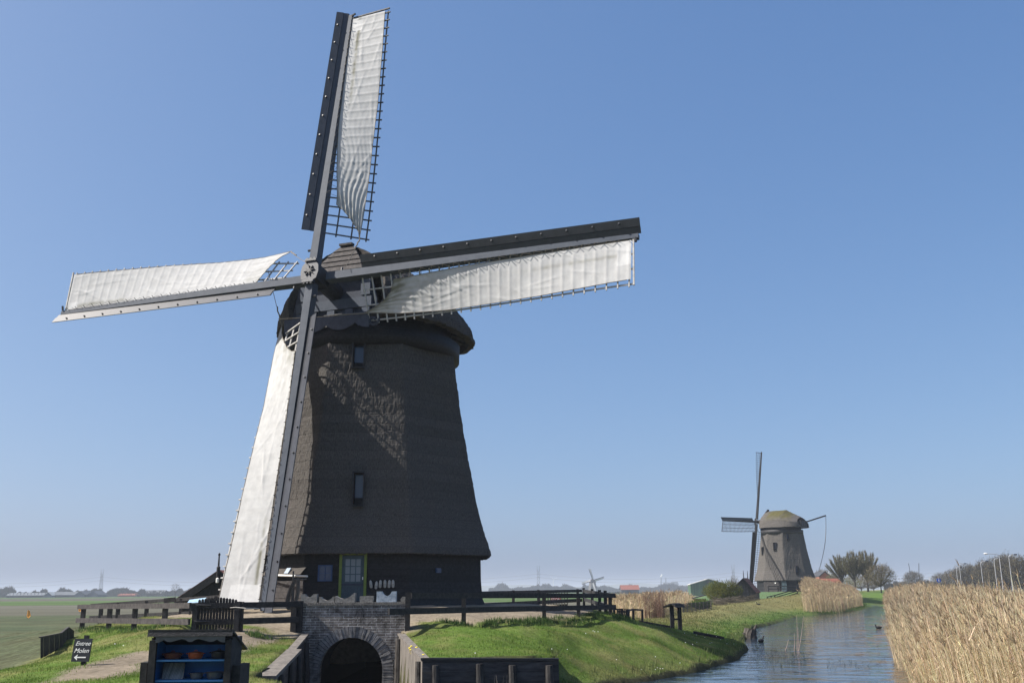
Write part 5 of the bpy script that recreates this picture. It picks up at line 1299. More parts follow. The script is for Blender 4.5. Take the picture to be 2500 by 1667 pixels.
def reeds(name, label, xy, h, wid, lean, leafn=2, plume=0.5, base=(0.55, 0.45, 0.29), plen=(.14, .24), pw_=0.024):
    n = len(xy); cl = Cloud()
    z = np.maximum(ground_z(xy[:, 0], xy[:, 1]), -0.25)
    b = np.c_[xy, z - 0.05]
    L = np.asarray(lean, float)[None] * (0.4 + RNG.random((n, 1)) * 1.2) * h[:, None] / 2.3 + 0.10 * RNG.normal(size=(n, 3)) * [1, 1, 0]
    up = np.c_[np.zeros((n, 2)), h]
    col = np.array(base)[None] * (0.70 + 0.55 * RNG.random((n, 1))) * (1 + 0.06 * RNG.normal(size=(n, 3)))
    col = np.where(RNG.random((n, 1)) < 0.12, col * [0.70, 0.62, 0.55], col)
    v, f, c = ribbons(b, up + L * .25, L, wid * np.ones(n), hdir(n), 3, col, .55); cl.add(v, f, c)
    for q in range(leafn):
        k = RNG.uniform(0.25, 0.92, n)[:, None]
        p = b + (up + L * .25) * k + L * k ** 2
        ll = RNG.uniform(.25, .6, n)[:, None] * (wid / .011) ** .25
        d = hdir(n) * .7 + np.asarray(lean)[None] * .6; d = d / np.linalg.norm(d, axis=1, keepdims=True)
        off = d * ll * .45 + np.array([0, 0, 1.0]) * ll * RNG.uniform(.3, .9, (n, 1))
        bend = d * ll * .25 - np.array([0, 0, 1.0]) * ll * RNG.uniform(.1, .6, (n, 1))
        v, f, c = ribbons(p, off, bend, wid * 1.5 * np.ones(n), hdir(n), 2, col * (0.85 + .35 * RNG.random((n, 1))), .1); cl.add(v, f, c)
    m_ = RNG.random(n) < plume
    if m_.any():
        nn = m_.sum(); p = (b + up + L * 1.25)[m_]; pl = RNG.uniform(*plen, nn)[:, None]
        d = (L[m_] * 1.2 + [0, 0, .55]); d = d / np.linalg.norm(d, axis=1, keepdims=True)
        pc = np.array([0.44, 0.335, 0.215])[None] * (0.65 + .6 * RNG.random((nn, 1)))
        for r in range(4):
            dd = d + 0.20 * RNG.normal(size=(nn, 3)); v, f, c = ribbons(p - d * .05, dd * pl, np.asarray(lean)[None] * .12 * pl - [0, 0, .06], pw_ * RNG.uniform(.5, 1.1, nn), hdir(nn), 2, pc, .15); cl.add(v, f, c)
    o = cl.build(name, mt_reed); return tag(o, label, 'reeds', None, 'stuff')
# tall reeds on the right bank
def right_reeds(y0, y1, dens, depth, wid, hmul=1.0, base=None):
    n = int((y1 - y0) * depth * dens); y = RNG.uniform(y0, y1, n); e = RNG.random(n) ** 1.3 * depth
    x = shore_r(y) + e + 0.18 + 0.5 * (vnoise(y, y * 0, 1.1, 61) - .5) + .9 * (vnoise(y, y * 0, 4, 62) - .5)
    h = RNG.normal(1.92, .17, n) * (0.82 + .18 * smooth(-.2, 1.0, e)) * (.87 + .13 * smooth(12, 26, y)) + .20 * smooth(40, 90, y) + 0.22 * (vnoise(x, y, 2.2, 63) - .5)
    h = np.where(RNG.random(n) < .035, h + RNG.uniform(.15, .55, n), h) * hmul
    return np.c_[x, y], h
ys_ = [right_reeds(8.5, 24, 300, 4.5, .011), right_reeds(24, 60, 140, 5.5, .011)]
xy = np.concatenate([a for a, b_ in ys_]); h_ = np.concatenate([b_ for a, b_ in ys_])
reeds('reed_bed', 'tall dry golden reeds filling the right bank of the canal', xy, h_, 0.0105, (-.15, .02, -.02), 1, .22, base=(.66, .56, .375))
xy, h_ = right_reeds(58, 168, 44, 6, .02); reeds('reed_bed', 'far stretch of dry reeds along the right bank towards the trees', xy, h_, .026, (-.13, 0, -.02), 1, .3, base=(.62, .52, .345), plen=(.2, .32), pw_=.05)
def in_poly(pg, dens):
    pg = np.array(pg); lo = pg.min(0); hi = pg.max(0); n = int((hi - lo).prod() * dens); q = lo + RNG.random((n, 2)) * (hi - lo)
    return q[inpoly(q[:, 0], q[:, 1], pg)]
q = in_poly([G(1962, 1499, .1)[:2], G(2052, 1494, .1)[:2], G(2108, 1481, .1)[:2], G(2085, 1468, .4)[:2], G(1975, 1474, .5)[:2]], 22)
e = sdf(q[:, 0], q[:, 1]); reeds('reed_bed', 'clump of pale dry reeds on the left bank in front of the second mill', q, RNG.normal(2.45, .2, len(q)) * (.72 + .28 * smooth(0, 2.5, e)) , .03, (-.18, 0, -.03), 2, .5, plen=(.2, .32), pw_=.05)
q = in_poly([G(1494, 1512, .55)[:2], G(1560, 1517, .6)[:2], G(1632, 1508, .65)[:2], G(1700, 1480, .8)[:2], G(1668, 1472, .6)[:2], G(1480, 1472, .55)[:2]], 13)
reeds('reed_bed', 'broad bed of dry reeds between the footbridge and the green barn', q, RNG.normal(1.28, .16, len(q)), .032, (-.12, 0, -.02), 2, .5, plen=(.18, .3), pw_=.08)
q = in_poly([G(1570, 1514, .6)[:2], G(1622, 1514, .6)[:2], G(1625, 1500, .6)[:2], G(1580, 1500, .6)[:2]], 60)
reeds('reed_bed', 'dense purplish brown clump of old stems at the front of the reed bed', q, RNG.normal(1.35, .2, len(q)), .022, (-.03, 0, 0), 1, .2, base=(.20, .13, .095))
y_ = RNG.uniform(153, 160, 700); x_ = G(2119, 1470, .3)[0] + RNG.uniform(0, 4.5, 700) + (y_ - 150) * .2
reeds('reed_bed', 'short reeds at the head of the canal under the trees', np.c_[x_, y_], RNG.normal(1.7, .25, 700), .04, (-.08, 0, 0), 1, .4, base=(.27, .215, .12))

# grass blades
def blades(name, label, xy, h, w, colfn, cat='grass', lean=.45):
    n = len(xy); z = ground_z(xy[:, 0], xy[:, 1]) + 0.075 * (vnoise(xy[:, 0], xy[:, 1], .5, 8) - .5) + .09 * (vnoise(xy[:, 0], xy[:, 1], 1.7, 9) - .5)
    b = np.c_[xy, z - .015]; d = hdir(n); wd = hdir(n)
    tip = b + np.c_[np.zeros((n, 2)), h] + d * (h * lean * RNG.random(n))[:, None]
    v = np.stack([b - wd * (w * .5)[:, None], b + wd * (w * .5)[:, None], tip], 1).reshape(-1, 3)
    f = np.arange(n * 3).reshape(-1, 3); c = np.repeat(colfn(xy, n)[:, None], 3, 1).reshape(-1, 3)
    return tag(rapid(name, v, f, mt_leaf, c), label, cat, None, 'stuff')
def gcol(xy, n):
    a = vnoise(xy[:, 0], xy[:, 1], 1.3, 1)[:, None]; b = vnoise(xy[:, 0], xy[:, 1], 4.1, 2)[:, None]; c3 = vnoise(xy[:, 0], xy[:, 1], .45, 3)[:, None]
    lush = np.array([.112, .182, .034]); dry = np.array([.28, .245, .11])
    k = np.clip((b * .6 + c3 * .6 + a * .35 - .58) * 1.4 + .22 * RNG.normal(size=(n, 1)), 0, 1)
    return (lush * (.6 + .7 * a) + (dry - lush) * k * .8) * (.95 + .5 * RNG.random((n, 1)))
def mound_pts(n, x0, x1, y0, y1):
    q = np.c_[RNG.uniform(x0, x1, n), RNG.uniform(y0, y1, n)]
    lz = land_z(q[:, 0], q[:, 1]); s1 = sdf(q[:, 0], q[:, 1])
    jx = q[:, 0] + .35 * RNG.normal(size=n) * .5
    ok = (s1 > .12) & (mound_side(q[:, 0], q[:, 1]) > .1 + .25 * RNG.random(n)) & (sdf(jx, q[:, 1], np.array(YARD)) > 0) & (sdf(jx, q[:, 1], np.array(PATH)) > -.05) & (q[:, 0] < shore_r(q[:, 1]) - 2)
    return q[ok]
q = mound_pts(330000, -17, 11, 15, 44)
hh_ = .55 * (.045 + .075 * vnoise(q[:, 0], q[:, 1], .33, 12) ** 1.5 + .05 * vnoise(q[:, 0], q[:, 1], 1.2, 13)) * RNG.uniform(.6, 1.3, len(q))
blades('grass', 'short green and straw coloured grass on the banks round the big mill', q, hh_, .012 + .010 * RNG.random(len(q)), gcol)
q = mound_pts(60000, 3, 24, 42, 66)
blades('grass', 'green grass on the low bank between the mound and the stump', q, RNG.uniform(.03, .07, len(q)), .02 + .02 * RNG.random(len(q)), gcol)
def mcol(xy, n):
    e = smooth(5, 1.2, shore_l(xy[:, 1]) - xy[:, 0])[:, None]; m_ = np.array([.20, .19, .085]) + (np.array([.09, .16, .04]) - [.20, .19, .085]) * e
    return m_ * (.6 + .8 * RNG.random((n, 1)))
n = 90000; y_ = 52 + 125 * RNG.random(n) ** 1.6; q = np.c_[shore_l(y_) - RNG.random(n) ** 1.2 * 34, y_]; q = q[(sdf(q[:, 0], q[:, 1]) > .15) & (q[:, 0] > 5 + (q[:, 1] - 52) * .22)]
blades('grass', 'yellowish mown grass on the long strip beside the canal', q, RNG.uniform(.05, .14, len(q)), .03 + .04 * RNG.random(len(q)), mcol)
# long rough grass on the bank edge
n = 60000; q = np.c_[RNG.uniform(-.5, 24, n), RNG.uniform(23, 72, n)]; s1 = sdf(q[:, 0], q[:, 1]); q = q[(s1 > .05) & (s1 < .55 + .35 * vnoise(q[:, 0], q[:, 1], 1.0, 71)) & (q[:, 0] < shore_r(q[:, 1]) - 3) & (q[:, 0] > .9)]
blades('grass', 'long rough grass hanging over the muddy water edge', q, RNG.uniform(.12, .30, len(q)) * (.5 + vnoise(q[:, 0], q[:, 1], .8, 72)), .016 + .014 * RNG.random(len(q)), lambda xy, n: np.array([.11, .145, .055]) * (.6 + .9 * RNG.random((n, 1))) + np.array([.06, .045, .02]) * RNG.random((n, 1)), lean=.9)
# daffodil leaves along the rails, a few still in bud
def belt(a, b_, n, off_lo, off_hi):
    u = RNG.random(n); d = (b_ - a)[:2]; d = d / np.linalg.norm(d); nn = np.array([d[1], -d[0]]); nn = nn if nn[1] < 0 else -nn
    c = a[:2] + (b_ - a)[:2] * u[:, None] + nn * RNG.uniform(off_lo, off_hi, n)[:, None]
    k = vnoise(c[:, 0], c[:, 1], .35, 81); return c[k > .36]
q = np.concatenate([belt(rr(.10, 0), rr(1.0, 0), 5200, -.05, .75), belt(rl(.05, 0), rl(.86, 0), 1500, -.1, .5), belt(rn(0, 0), rn(.6, 0), 500, .35, .75), belt(rb, P(1500, 1500, 42), 500, -.3, .6)])
q = q[sdf(q[:, 0], q[:, 1]) > .3]
blades('daffodil_leaves', 'dark green daffodil leaves in a belt along the foot of the fences', q, RNG.uniform(.07, .20, len(q)), .014 + .012 * RNG.random(len(q)), lambda xy, n: np.where(RNG.random((n, 1)) < .035, np.array([[.55, .50, .25]]), np.array([[.085, .145, .042]]) * (.6 + .8 * RNG.random((n, 1)))), 'flower leaves', .5)
# daisies
def dots(name, label, qs, r, c, cat, kind='stuff'):
    vs = []; fs = []
    for q_ in qs:
        b0 = len(vs)
        for k in range(6): a = k * math.pi / 3; vs.append(q_ + np.array([r * math.cos(a), r * .5 * math.sin(a), r * .8 * math.sin(a)]))
        fs.append([b0, b0 + 1, b0 + 2, b0 + 3]); fs.append([b0, b0 + 3, b0 + 4, b0 + 5])
    o = rapid(name, np.array(vs), np.array(fs), mt_leaf, np.tile(np.array(c), (len(vs), 1))); return tag(o, label, cat, None, kind)
qs = []
for px, py in [(1150, 1606), (1155, 1607), (1158, 1605.5), (1146, 1608), (1160, 1593), (1430, 1545), (1505, 1609), (1385, 1584), (1347, 1583), (1600, 1633), (1605, 1629), (1612, 1631), (1618, 1631), (1566, 1633), (1660, 1617), (1600, 1602), (1700, 1549), (1720, 1541), (1728, 1545), (1735, 1538), (1745, 1543), (1460, 1541), (1452, 1541), (1448, 1539)] + [(RNG.uniform(1660, 1800), RNG.uniform(1538, 1575)) for _ in range(16)] + [(RNG.uniform(250, 330), RNG.uniform(1560, 1600)) for _ in range(2)]:
    d = ray(px, py)
    for Y in np.arange(20, 70, .15):
        p = np.array([d[0] * Y, Y, d[2] * Y + CAMZ])
        if p[2] < gz(p[0], p[1]) + .09: qs.append(p); break
dots('daisies', 'scattered white daisies in the grass of the mound and bank', qs, .016, (.85, .85, .82), 'flowers')
for i, (px, py, lab) in enumerate([(1011, 1582, 'yellow dandelion clump at the top of the pale timber edge'), (1029, 1601, 'single small yellow dandelion near the corner of the plank walls')]):
    d = ray(px, py)
    for Y in np.arange(22, 32, .05):
        p = np.array([d[0] * Y, Y, d[2] * Y + CAMZ])
        if p[2] < gz(p[0], p[1]) + .08: break
    mb = MB()
    for k in range(6 if i == 0 else 2):
        o = p + np.array([random.uniform(-.12, .12) * (1 - i * .6), random.uniform(-.05, .05), random.uniform(-.04, .05)]); mb.tube([o - [0, 0, .1], o], .004, 4); mb.lathe([(.004, -.008), (.035, .0), (.032, .012), (.01, .02)], o, 9)
    solo('dandelion', mb, M('dandelion_yellow' + str(i), (.70, .55, .01), (.80, .65, .02), 20, .7), p - [0, 0, .1], lab, 'flower')

# twigs and shoots in the water
tq = G(1945, 1588, 0); mb = MB()
for dx, dy, top in ((0, 0, 1500), (.1, .1, 1503), (-.12, 0, 1545), (-.5, .2, 1560), (.02, -.1, 1530)):
    b_ = tq + [dx, dy, -.1]; t_ = P(1945 + {0: 0, .1: 17, -.12: -6, -.5: -20, .02: 3}[dx], top, tq[1] + dy); mb.tube([b_, lerp(b_, t_, .5) + [.02, 0, 0], t_], [.016, .011, .005], 5)
solo('bare_twigs', mb, M('pinkish_twigs', (.30, .22, .19), (.42, .32, .28), 9, .8), tq, 'few pale leafless twigs standing in the middle of the canal', 'twigs')
n = 520; u = RNG.random(n); q = np.c_[np.interp(u, [0, 1], [G(1805, 1600, 0)[0], G(1850, 1590, 0)[0]]) + RNG.normal(size=n) * 1.1 + .6, RNG.uniform(G(1805, 1625, 0)[1] - 2, G(1830, 1580, 0)[1] + 3, n)]; q = q[(sdf(q[:, 0], q[:, 1]) < -.1) & (sdf(q[:, 0], q[:, 1]) > -2.6)]
b_ = np.c_[q, np.full(len(q), -.03)]; hh_ = RNG.uniform(.08, .24, len(q)); v, f, c = ribbons(b_, np.c_[.15 * RNG.normal(size=(len(q), 2)), hh_], np.zeros((len(q), 3)), np.full(len(q), .014), hdir(len(q)), 1, np.tile([.05, .06, .035], (len(q), 1)), .3)
tag(rapid('water_shoots', v, f, mt_leaf, c), 'thin dark shoots standing in the shallow water off the left bank', 'shoots', None, 'stuff')
n = 420; y_ = RNG.uniform(30, 105, n); x_ = shore_r(y_) - RNG.random(n) ** 2 * 2.6 * (.3 + vnoise(y_, y_ * 0, 2.5, 91)); b_ = np.c_[x_, y_, np.full(n, .012)]; d = np.c_[RNG.normal(size=n), .25 * RNG.normal(size=n), np.zeros(n)]
v, f, c = ribbons(b_, d * .5, np.zeros((n, 3)), RNG.uniform(.02, .06, n), np.tile([0, 1, .2], (n, 1)), 1, np.array([.20, .14, .08])[None] * (.4 + RNG.random((n, 1))), .5)
tag(rapid('floating_stems', v, f, mt_reed, c), 'broken brown reed stems floating along the right bank', 'debris', None, 'stuff')
dq = P(1222, 1690, 22.5); dq[2] = 0; mb = MB()
for k in range(9):
    b_ = dq + [random.uniform(-.22, .22), random.uniform(-.1, .1), 0]; t_ = b_ + [random.uniform(-.06, .14), 0, random.uniform(.55, 1.0)]; mb.tube([b_, t_], [.009, .004], 4)
solo('dry_stalks', mb, mt_old, dq, 'few dry pale stalks in front of the dark plank wall', 'stalks')

# ------------------------------------------------------------------ trees
mt_twig = M('twigs', (.75, .75, .75), (1, 1, 1), 3, .9, tint=True, spec=.1)
def tree(q, H, Wd, label, group=None, style='vase', col=(.14, .12, .075), bud=(.17, .17, .07), n=4200, trunk_r=None, fork=.25, name='bare_tree', lean=0.0, cat='tree', tw=1.0):
    q = np.asarray(q, float); t = thing(name, q, label, cat, group)
    r = trunk_r or H * .022; mb = MB(); lim = []
    top = q + [lean * H, 0, H * (fork + .12)]
    mb.tube([q - [0, 0, .3], q + [lean * H * .3, 0, H * fork * .5], q + [lean * H * .7, 0, H * fork], top], [r * 1.25, r, r * .85, r * .6], 7)
    nl = 46 if style == 'vase' else 26
    for i in range(nl):
        a = 2 * math.pi * i / nl * 2.618 + random.random() * .5; s_ = math.sqrt((i + .5) / nl)
        st = q + (top - q) * (fork * .9 / (fork + .12) + (1 - fork * .9 / (fork + .12)) * random.random())
        if style == 'vase': e = q + [lean * H + math.cos(a) * Wd / 2 * s_ * random.uniform(.8, 1.05), math.sin(a) * Wd / 2 * s_ * .9, H * (.98 - .27 * s_ ** 2.5) * random.uniform(.88, 1.0)]
        else:
            zu = 1 - 2 * (i + .5) / nl; ru = math.sqrt(1 - zu * zu) * random.uniform(.7, 1.0)
            e = q + [lean * H + math.cos(a) * Wd / 2 * ru, math.sin(a) * Wd / 2 * ru * .9, H * (fork + (1 - fork) * (.5 + .44 * zu))]
        mid = lerp(st, e, .5) + np.array([0, 0, -H * .03 if style == 'vase' else H * .03]) + (e - st) * [.06, .06, 0]
        mb.tube([st, mid, e], [r * .34, r * .2, r * .06], 4, False); lim.append((st, mid, e))
    mb.build('trunk', mt_bark, t, True)
    li = RNG.integers(0, nl, n); k = RNG.uniform(.18, 1.0, n) ** .8
    S, Mi, E = [np.array([lim[i][j] for i in range(nl)])[li] for j in range(3)]
    k1 = k[:, None]; p = S * (1 - k1) ** 2 + 2 * Mi * k1 * (1 - k1) + E * k1 ** 2
    d = (E - S); d /= np.linalg.norm(d, axis=1, keepdims=True); d = d * (1.3 if style == 'vase' else .9) + RNG.normal(size=(n, 3)) * (.32 if style == 'vase' else .55) + [0, 0, .25]; d /= np.linalg.norm(d, axis=1, keepdims=True)
    ln = RNG.uniform(.05, .13, n)[:, None] * H * (1.15 - .5 * k1)
    if style == 'round':
        m2 = RNG.random(n) < .72; u3 = RNG.normal(size=(n, 3)); u3 /= np.linalg.norm(u3, axis=1, keepdims=True)
        lump = .80 + .30 * vnoise(np.arctan2(u3[:, 1], u3[:, 0]) * 1.7 + 9 + q[0], u3[:, 2] * 2.2 + 9, 1.0, 37)
        pv_ = q + u3 * (RNG.random(n) ** .38 * lump)[:, None] * [Wd / 2, Wd / 2.2, H * (1 - fork) * .5] + [lean * H, 0, H * (fork + (1 - fork) * .5)]
        p = np.where(m2[:, None], pv_, p); d = np.where(m2[:, None], u3 * .6 + RNG.normal(size=(n, 3)) * .35 + [0, 0, .45], d)
    cl = Cloud(); cc = np.array(col)[None] * (.55 + .9 * RNG.random((n, 1)))
    v, f, c = ribbons(p, d * ln, RNG.normal(size=(n, 3)) * ln * .15, np.full(n, H * .0055 * tw), hdir(n), 1, cc, .2); cl.add(v, f, c)
    bp_ = p + d * ln * RNG.uniform(.4, 1.0, (n, 1)); sz = H * RNG.uniform(.006, .014, n)
    v, f, c = ribbons(bp_, RNG.normal(size=(n, 3)) * sz[:, None] * 1.4, np.zeros((n, 3)), sz * tw, hdir(n), 1, np.array(bud)[None] * (.5 + RNG.random((n, 1))), .4); cl.add(v, f, c)
    cl.build('crown', mt_twig, t); return t
def TP(px, pyb, pyt, Y):
    b_ = P(px, pyb, Y); t_ = P(px, pyt, Y); g_ = gz(b_[0], b_[1]); return np.array([b_[0], b_[1], g_]), t_[2] - g_
s_ = lambda Y: Y * .975 / 2450
for px, yt, wp, Y, st, lab, kw in [
    (2062, 1352, 62, 222, 'vase', 'leftmost of the three fan shaped bare poplars right of the second mill', dict(lean=-.06)),
    (2089, 1343, 58, 214, 'vase', 'middle and widest fan shaped bare poplar, its dark trunk bent at the foot', dict()),
    (2120, 1342, 60, 222, 'vase', 'rightmost fan shaped bare poplar beside the round crowned tree', dict(lean=.0)),
    (2152, 1377, 66, 205, 'round', 'round crowned bare tree at the head of the canal', dict(fork=.2)),
    (2012, 1392, 46, 300, 'round', 'hazy bare tree behind the second mill above the dark roof', dict(bud=(.15, .17, .06))),
    (2035, 1402, 40, 280, 'round', 'olive budding tree between the dark roof and the poplars', dict(bud=(.16, .17, .06))),
    (2104, 1396, 70, 250, 'round', 'low bushy tree filling the gap between the poplar trunks', dict(fork=.08)),
    (2134, 1400, 56, 262, 'round', 'low bushy tree between the right poplar and the round tree', dict(fork=.08)),
    (2074, 1406, 60, 240, 'round', 'yellow green shrub tree at the foot of the left poplar', dict(fork=.06, bud=(.22, .24, .05)))]:
    q, H = TP(px, 1447, yt, Y); tree(q, H, wp * s_(Y) * (1.14 if st == 'vase' else 1.15), lab, 'bare trees around the head of the canal', st, **{**(dict(n=9000, tw=.75, col=(.19, .165, .125), bud=(.15, .145, .07)) if st == 'vase' else dict(n=6500, tw=1.3, col=(.15, .125, .09), bud=(.16, .14, .07))), **kw})
rt_ = [(2232, 1393, 46, 420), (2262, 1414, 34, 400), (2300, 1398, 44, 380), (2330, 1390, 50, 350), (2362, 1377, 58, 330), (2385, 1380, 52, 345), (2408, 1368, 48, 320), (2440, 1360, 56, 300), (2465, 1352, 54, 285), (2498, 1356, 60, 262), (2278, 1418, 30, 430), (2208, 1418, 30, 430), (2195, 1420, 24, 470)]
rlab = ['lone round bare tree topped by two thin antenna spikes', 'small low bare tree right of the lone round tree', 'bare tree behind the round blue road sign', 'dark bare tree at the left end of the roadside wood', 'large dark rounded tree behind the leftmost pair of street lamps', 'dark rounded tree between the lamp pairs', 'bare tree behind the third street lamp', 'tall twiggy tree behind the lamp whose arm turns left', 'tall twiggy tree left of the last street lamp', 'bare tree cut by the right edge of the photo', 'smallest hazy tree just left of the blue sign', 'hazy low tree left of the lone round tree', 'hazy far low tree nearest the canal head']
for (px, yt, wp, Y), lab in zip(rt_, rlab):
    q, H = TP(px, 1436, yt, Y); tree(q, H, wp * s_(Y) * 1.15, lab, 'bare trees along the road on the right', 'round', col=(.10, .085, .065), bud=(.13, .115, .06), n=6500, fork=.06, tw=1.5)
q = P(2232, 1394, 421); mb = MB()
for dx in (-2.0, 2.2): mb.tube([q + [dx * .8, 0, -1.5], q + [dx, 0, 3.2]], .16, 4)
solo('antenna_mast', mb, mt_pylon, q, 'two thin antenna spikes rising behind the lone round tree', 'antenna')
q, H = TP(428, 1449, 1423, 620); tree(q, H * 1.02, 26 * s_(620), 'single tall bare tree standing out from the far left tree line', None, 'round', fork=.3, n=700, col=(.12, .11, .10), bud=(.12, .11, .09))
q, H = TP(1658, 1454, 1431, 190); tree(q, H, 14 * s_(190), 'small bare sapling in front of the green barn', None, 'round', n=160, fork=.35, tw=1.6)
q, H = TP(1792, 1434, 1402, 300); tree(q, H, 34 * s_(300), 'thin pale bare tree between green barn and tiled shed', None, 'vase', n=650, col=(.20, .18, .16), bud=(.2, .18, .14))
# yellow green bush by the tiled shed
def bush(q, W, Hb, label, n, cols, name='bush'):
    t = thing(name, q, label, 'bush'); mb = MB(); ce = []
    for k in range(16):
        a = random.uniform(0, 6.28); e = q + [math.cos(a) * W * .38 * random.random(), math.sin(a) * W * .3 * random.random(), Hb * random.uniform(.45, .85)]; mb.tube([q + [math.cos(a) * W * .2, math.sin(a) * W * .15, -.1], lerp(q, e, .5) + [0, 0, .1], e], [.04, .025, .01], 4); ce.append(e)
    mb.build('stems', mt_bark, t)
    u = RNG.normal(size=(n, 3)); u /= np.linalg.norm(u, axis=1, keepdims=True); rr_ = RNG.random(n) ** .35
    lump = .72 + .45 * vnoise(np.arctan2(u[:, 1], u[:, 0]) * 2 + 9, u[:, 2] * 3 + 9, 1.0, 33)
    p = q + u * rr_[:, None] * lump[:, None] * [W / 2, W / 2.4, Hb * .56] + [0, 0, Hb * .46]; p = p[p[:, 2] > q[2]]; n = len(p)
    d = u[:n] * .4 + RNG.normal(size=(n, 3)) * .5 + [0, 0, .5]; sz = RNG.uniform(.10, .26, n)[:, None]
    k = RNG.random((n, 1)); cc = (np.array(cols[0]) * k + np.array(cols[1]) * (1 - k)) * (.5 + .9 * vnoise(p[:, 0] * 1.0, p[:, 2] * 1.0 + p[:, 1], .7, 35)[:, None])
    v, f, c = ribbons(p, d * sz, np.zeros((n, 3)), np.full(n, .055), hdir(n), 1, cc, .2); rapid('foliage', v, f, mt_leaf, c, False, t); return t
bq = P(1766, 1474, 112); bq[2] = gz(bq[0], bq[1]); bush(bq, 4.4, 2.35, 'yellow green bush in front of the green barn and tiled shed', 9000, ((.17, .17, .035), (.075, .10, .03)))
bq = P(1712, 1481, 92); bq[2] = gz(bq[0], bq[1]); bush(bq, 2.2, .7, 'low trailing green bush at the foot of the small hutch', 1800, ((.10, .14, .03), (.06, .10, .02)))
# brush pile, wattle fence, hutch
n = 420; u = RNG.random(n); a_, b_ = P(1740, 1480, 100), P(1838, 1471, 116); p = a_ + (b_ - a_) * u[:, None]; p[:, 1] += RNG.normal(size=n) * .7; p[:, 2] = ground_z(p[:, 0], p[:, 1]) + RNG.random(n) * .55
d = np.c_[RNG.normal(size=n), .4 * RNG.normal(size=n), .25 * RNG.normal(size=n)]; v, f, c = ribbons(p, d * .8, np.zeros((n, 3)), RNG.uniform(.03, .09, n), np.tile([0, -.4, .9], (n, 1)), 1, np.array([.24, .205, .16])[None] * (.25 + RNG.random((n, 1))), .6)
tag(rapid('brush_pile', v, f, mt_reed, c), 'long low pile of grey brushwood under the yellow green bush', 'brushwood', None, 'stuff')
wf_ = thing('wattle_fence', P(1695, 1493, 84), 'low grey woven hurdle fence at the edge of the reed bed', 'fence')
wa, wb_ = P(1668, 1494, 82), P(1736, 1488, 90)
for k in range(8):
    q = lerp(wa, wb_, k / 7.); g_ = gz(q[0], q[1]); MB().tube([(q[0], q[1], g_ - .1), (q[0] + .02, q[1], g_ + .72)], .045, 5).build('stake', mt_old, wf_)
for k in range(7):
    mb = MB(); z = .08 + .095 * k; mb.tube([[*lerp(wa, wb_, u)[:2] + np.array([0, .05 * (-1) ** (i + k)]), gz(*lerp(wa, wb_, u)[:2]) + z + .02 * random.random()] for i, u in enumerate(np.linspace(-.02, 1.02 - .1 * random.random(), 16))], .035, 4); mb.build('woven_rod', mt_plank, wf_)
hq = P(1708, 1472, 95); g_ = gz(hq[0], hq[1]); ht = thing('hutch', (hq[0], hq[1], g_), 'small wooden hutch with a slanting black roof beside the reeds', 'hutch')
zt_ = P(1708, 1461, 95)[2]; MB().box((hq[0], hq[1], (zt_ + hq[2]) / 2), 1.05, .7, zt_ - hq[2]).build('box', M('ochre_wood', (.22, .16, .08), (.32, .25, .13), 6, .8), ht)
mb = MB(); mb.prism([(hq[0] - .62, hq[1] - .5, zt_ + .02), (hq[0] + .5, hq[1] - .5, zt_ + .30), (hq[0] + .5, hq[1] - .5, zt_ + .36), (hq[0] - .62, hq[1] - .5, zt_ + .08)], (0, 1.0, 0)); mb.build('roof', mt_black, ht)
mb = MB()
for sx in (-.45, .45): mb.box((hq[0] + sx, hq[1], (g_ + hq[2]) / 2), .08, .5, hq[2] - g_ + .1)
mb.build('stand', mt_rail, ht)
# tiled shed in front of the second mill
YS = 126.0; a_, l_, r_ = P(1815, 1411, YS), P(1791, 1434, YS - .6), P(1846, 1446, YS + .5); gs = gz(a_[0], YS)
ts = thing('tiled_shed', (a_[0], YS, gs), 'small plank shed with steep red tiles and two spikes by the second mill', 'shed')
bk_ = np.array([1.15, 2.6, 0.0]); wl_, wr_ = lerp(a_, l_, .88), lerp(a_, r_, .90)
mb = MB(); base_ = lambda q: np.array([q[0], q[1], gs - .2]); mb.prism([base_(wl_), base_(wr_), wr_, a_ - [0, 0, .15], wl_], bk_); mb.build('wall', M('grey_upright_planks', (.05, .05, .055), (.09, .09, .095), 6, .8, lines=(0, .14, .12, .35)), ts)
for e, mm in ((l_, mt_tile2), (r_, mt_tile2)):
    mb = MB(); dn_ = np.array([0, 0, .09]); f0 = -bk_ * .06
    P4 = [a_ + f0, e + f0, e + bk_ * 1.05, a_ + bk_ * 1.05]; mb.add([p_ + dn_ * .5 for p_ in P4] + [p_ - dn_ * .5 for p_ in P4], [(0, 1, 2, 3), (7, 6, 5, 4), (0, 4, 5, 1), (1, 5, 6, 2), (2, 6, 7, 3), (3, 7, 4, 0)]); mb.build('roof', mm, ts)
    mb = MB(); mb.beam(a_ + f0 * 1.6 - [0, 0, .1], e + f0 * 1.6 - [0, 0, .1], .05, .22); mb.build('bargeboard', mt_rail, ts)
for q in (a_ + [0, -.15, 0], a_ + bk_ * .95): MB().tube([q - [0, 0, .2], q + [0, 0, .45], q + [0, 0, .95]], [.06, .05, .02], 6).build('finial', mt_black, ts)
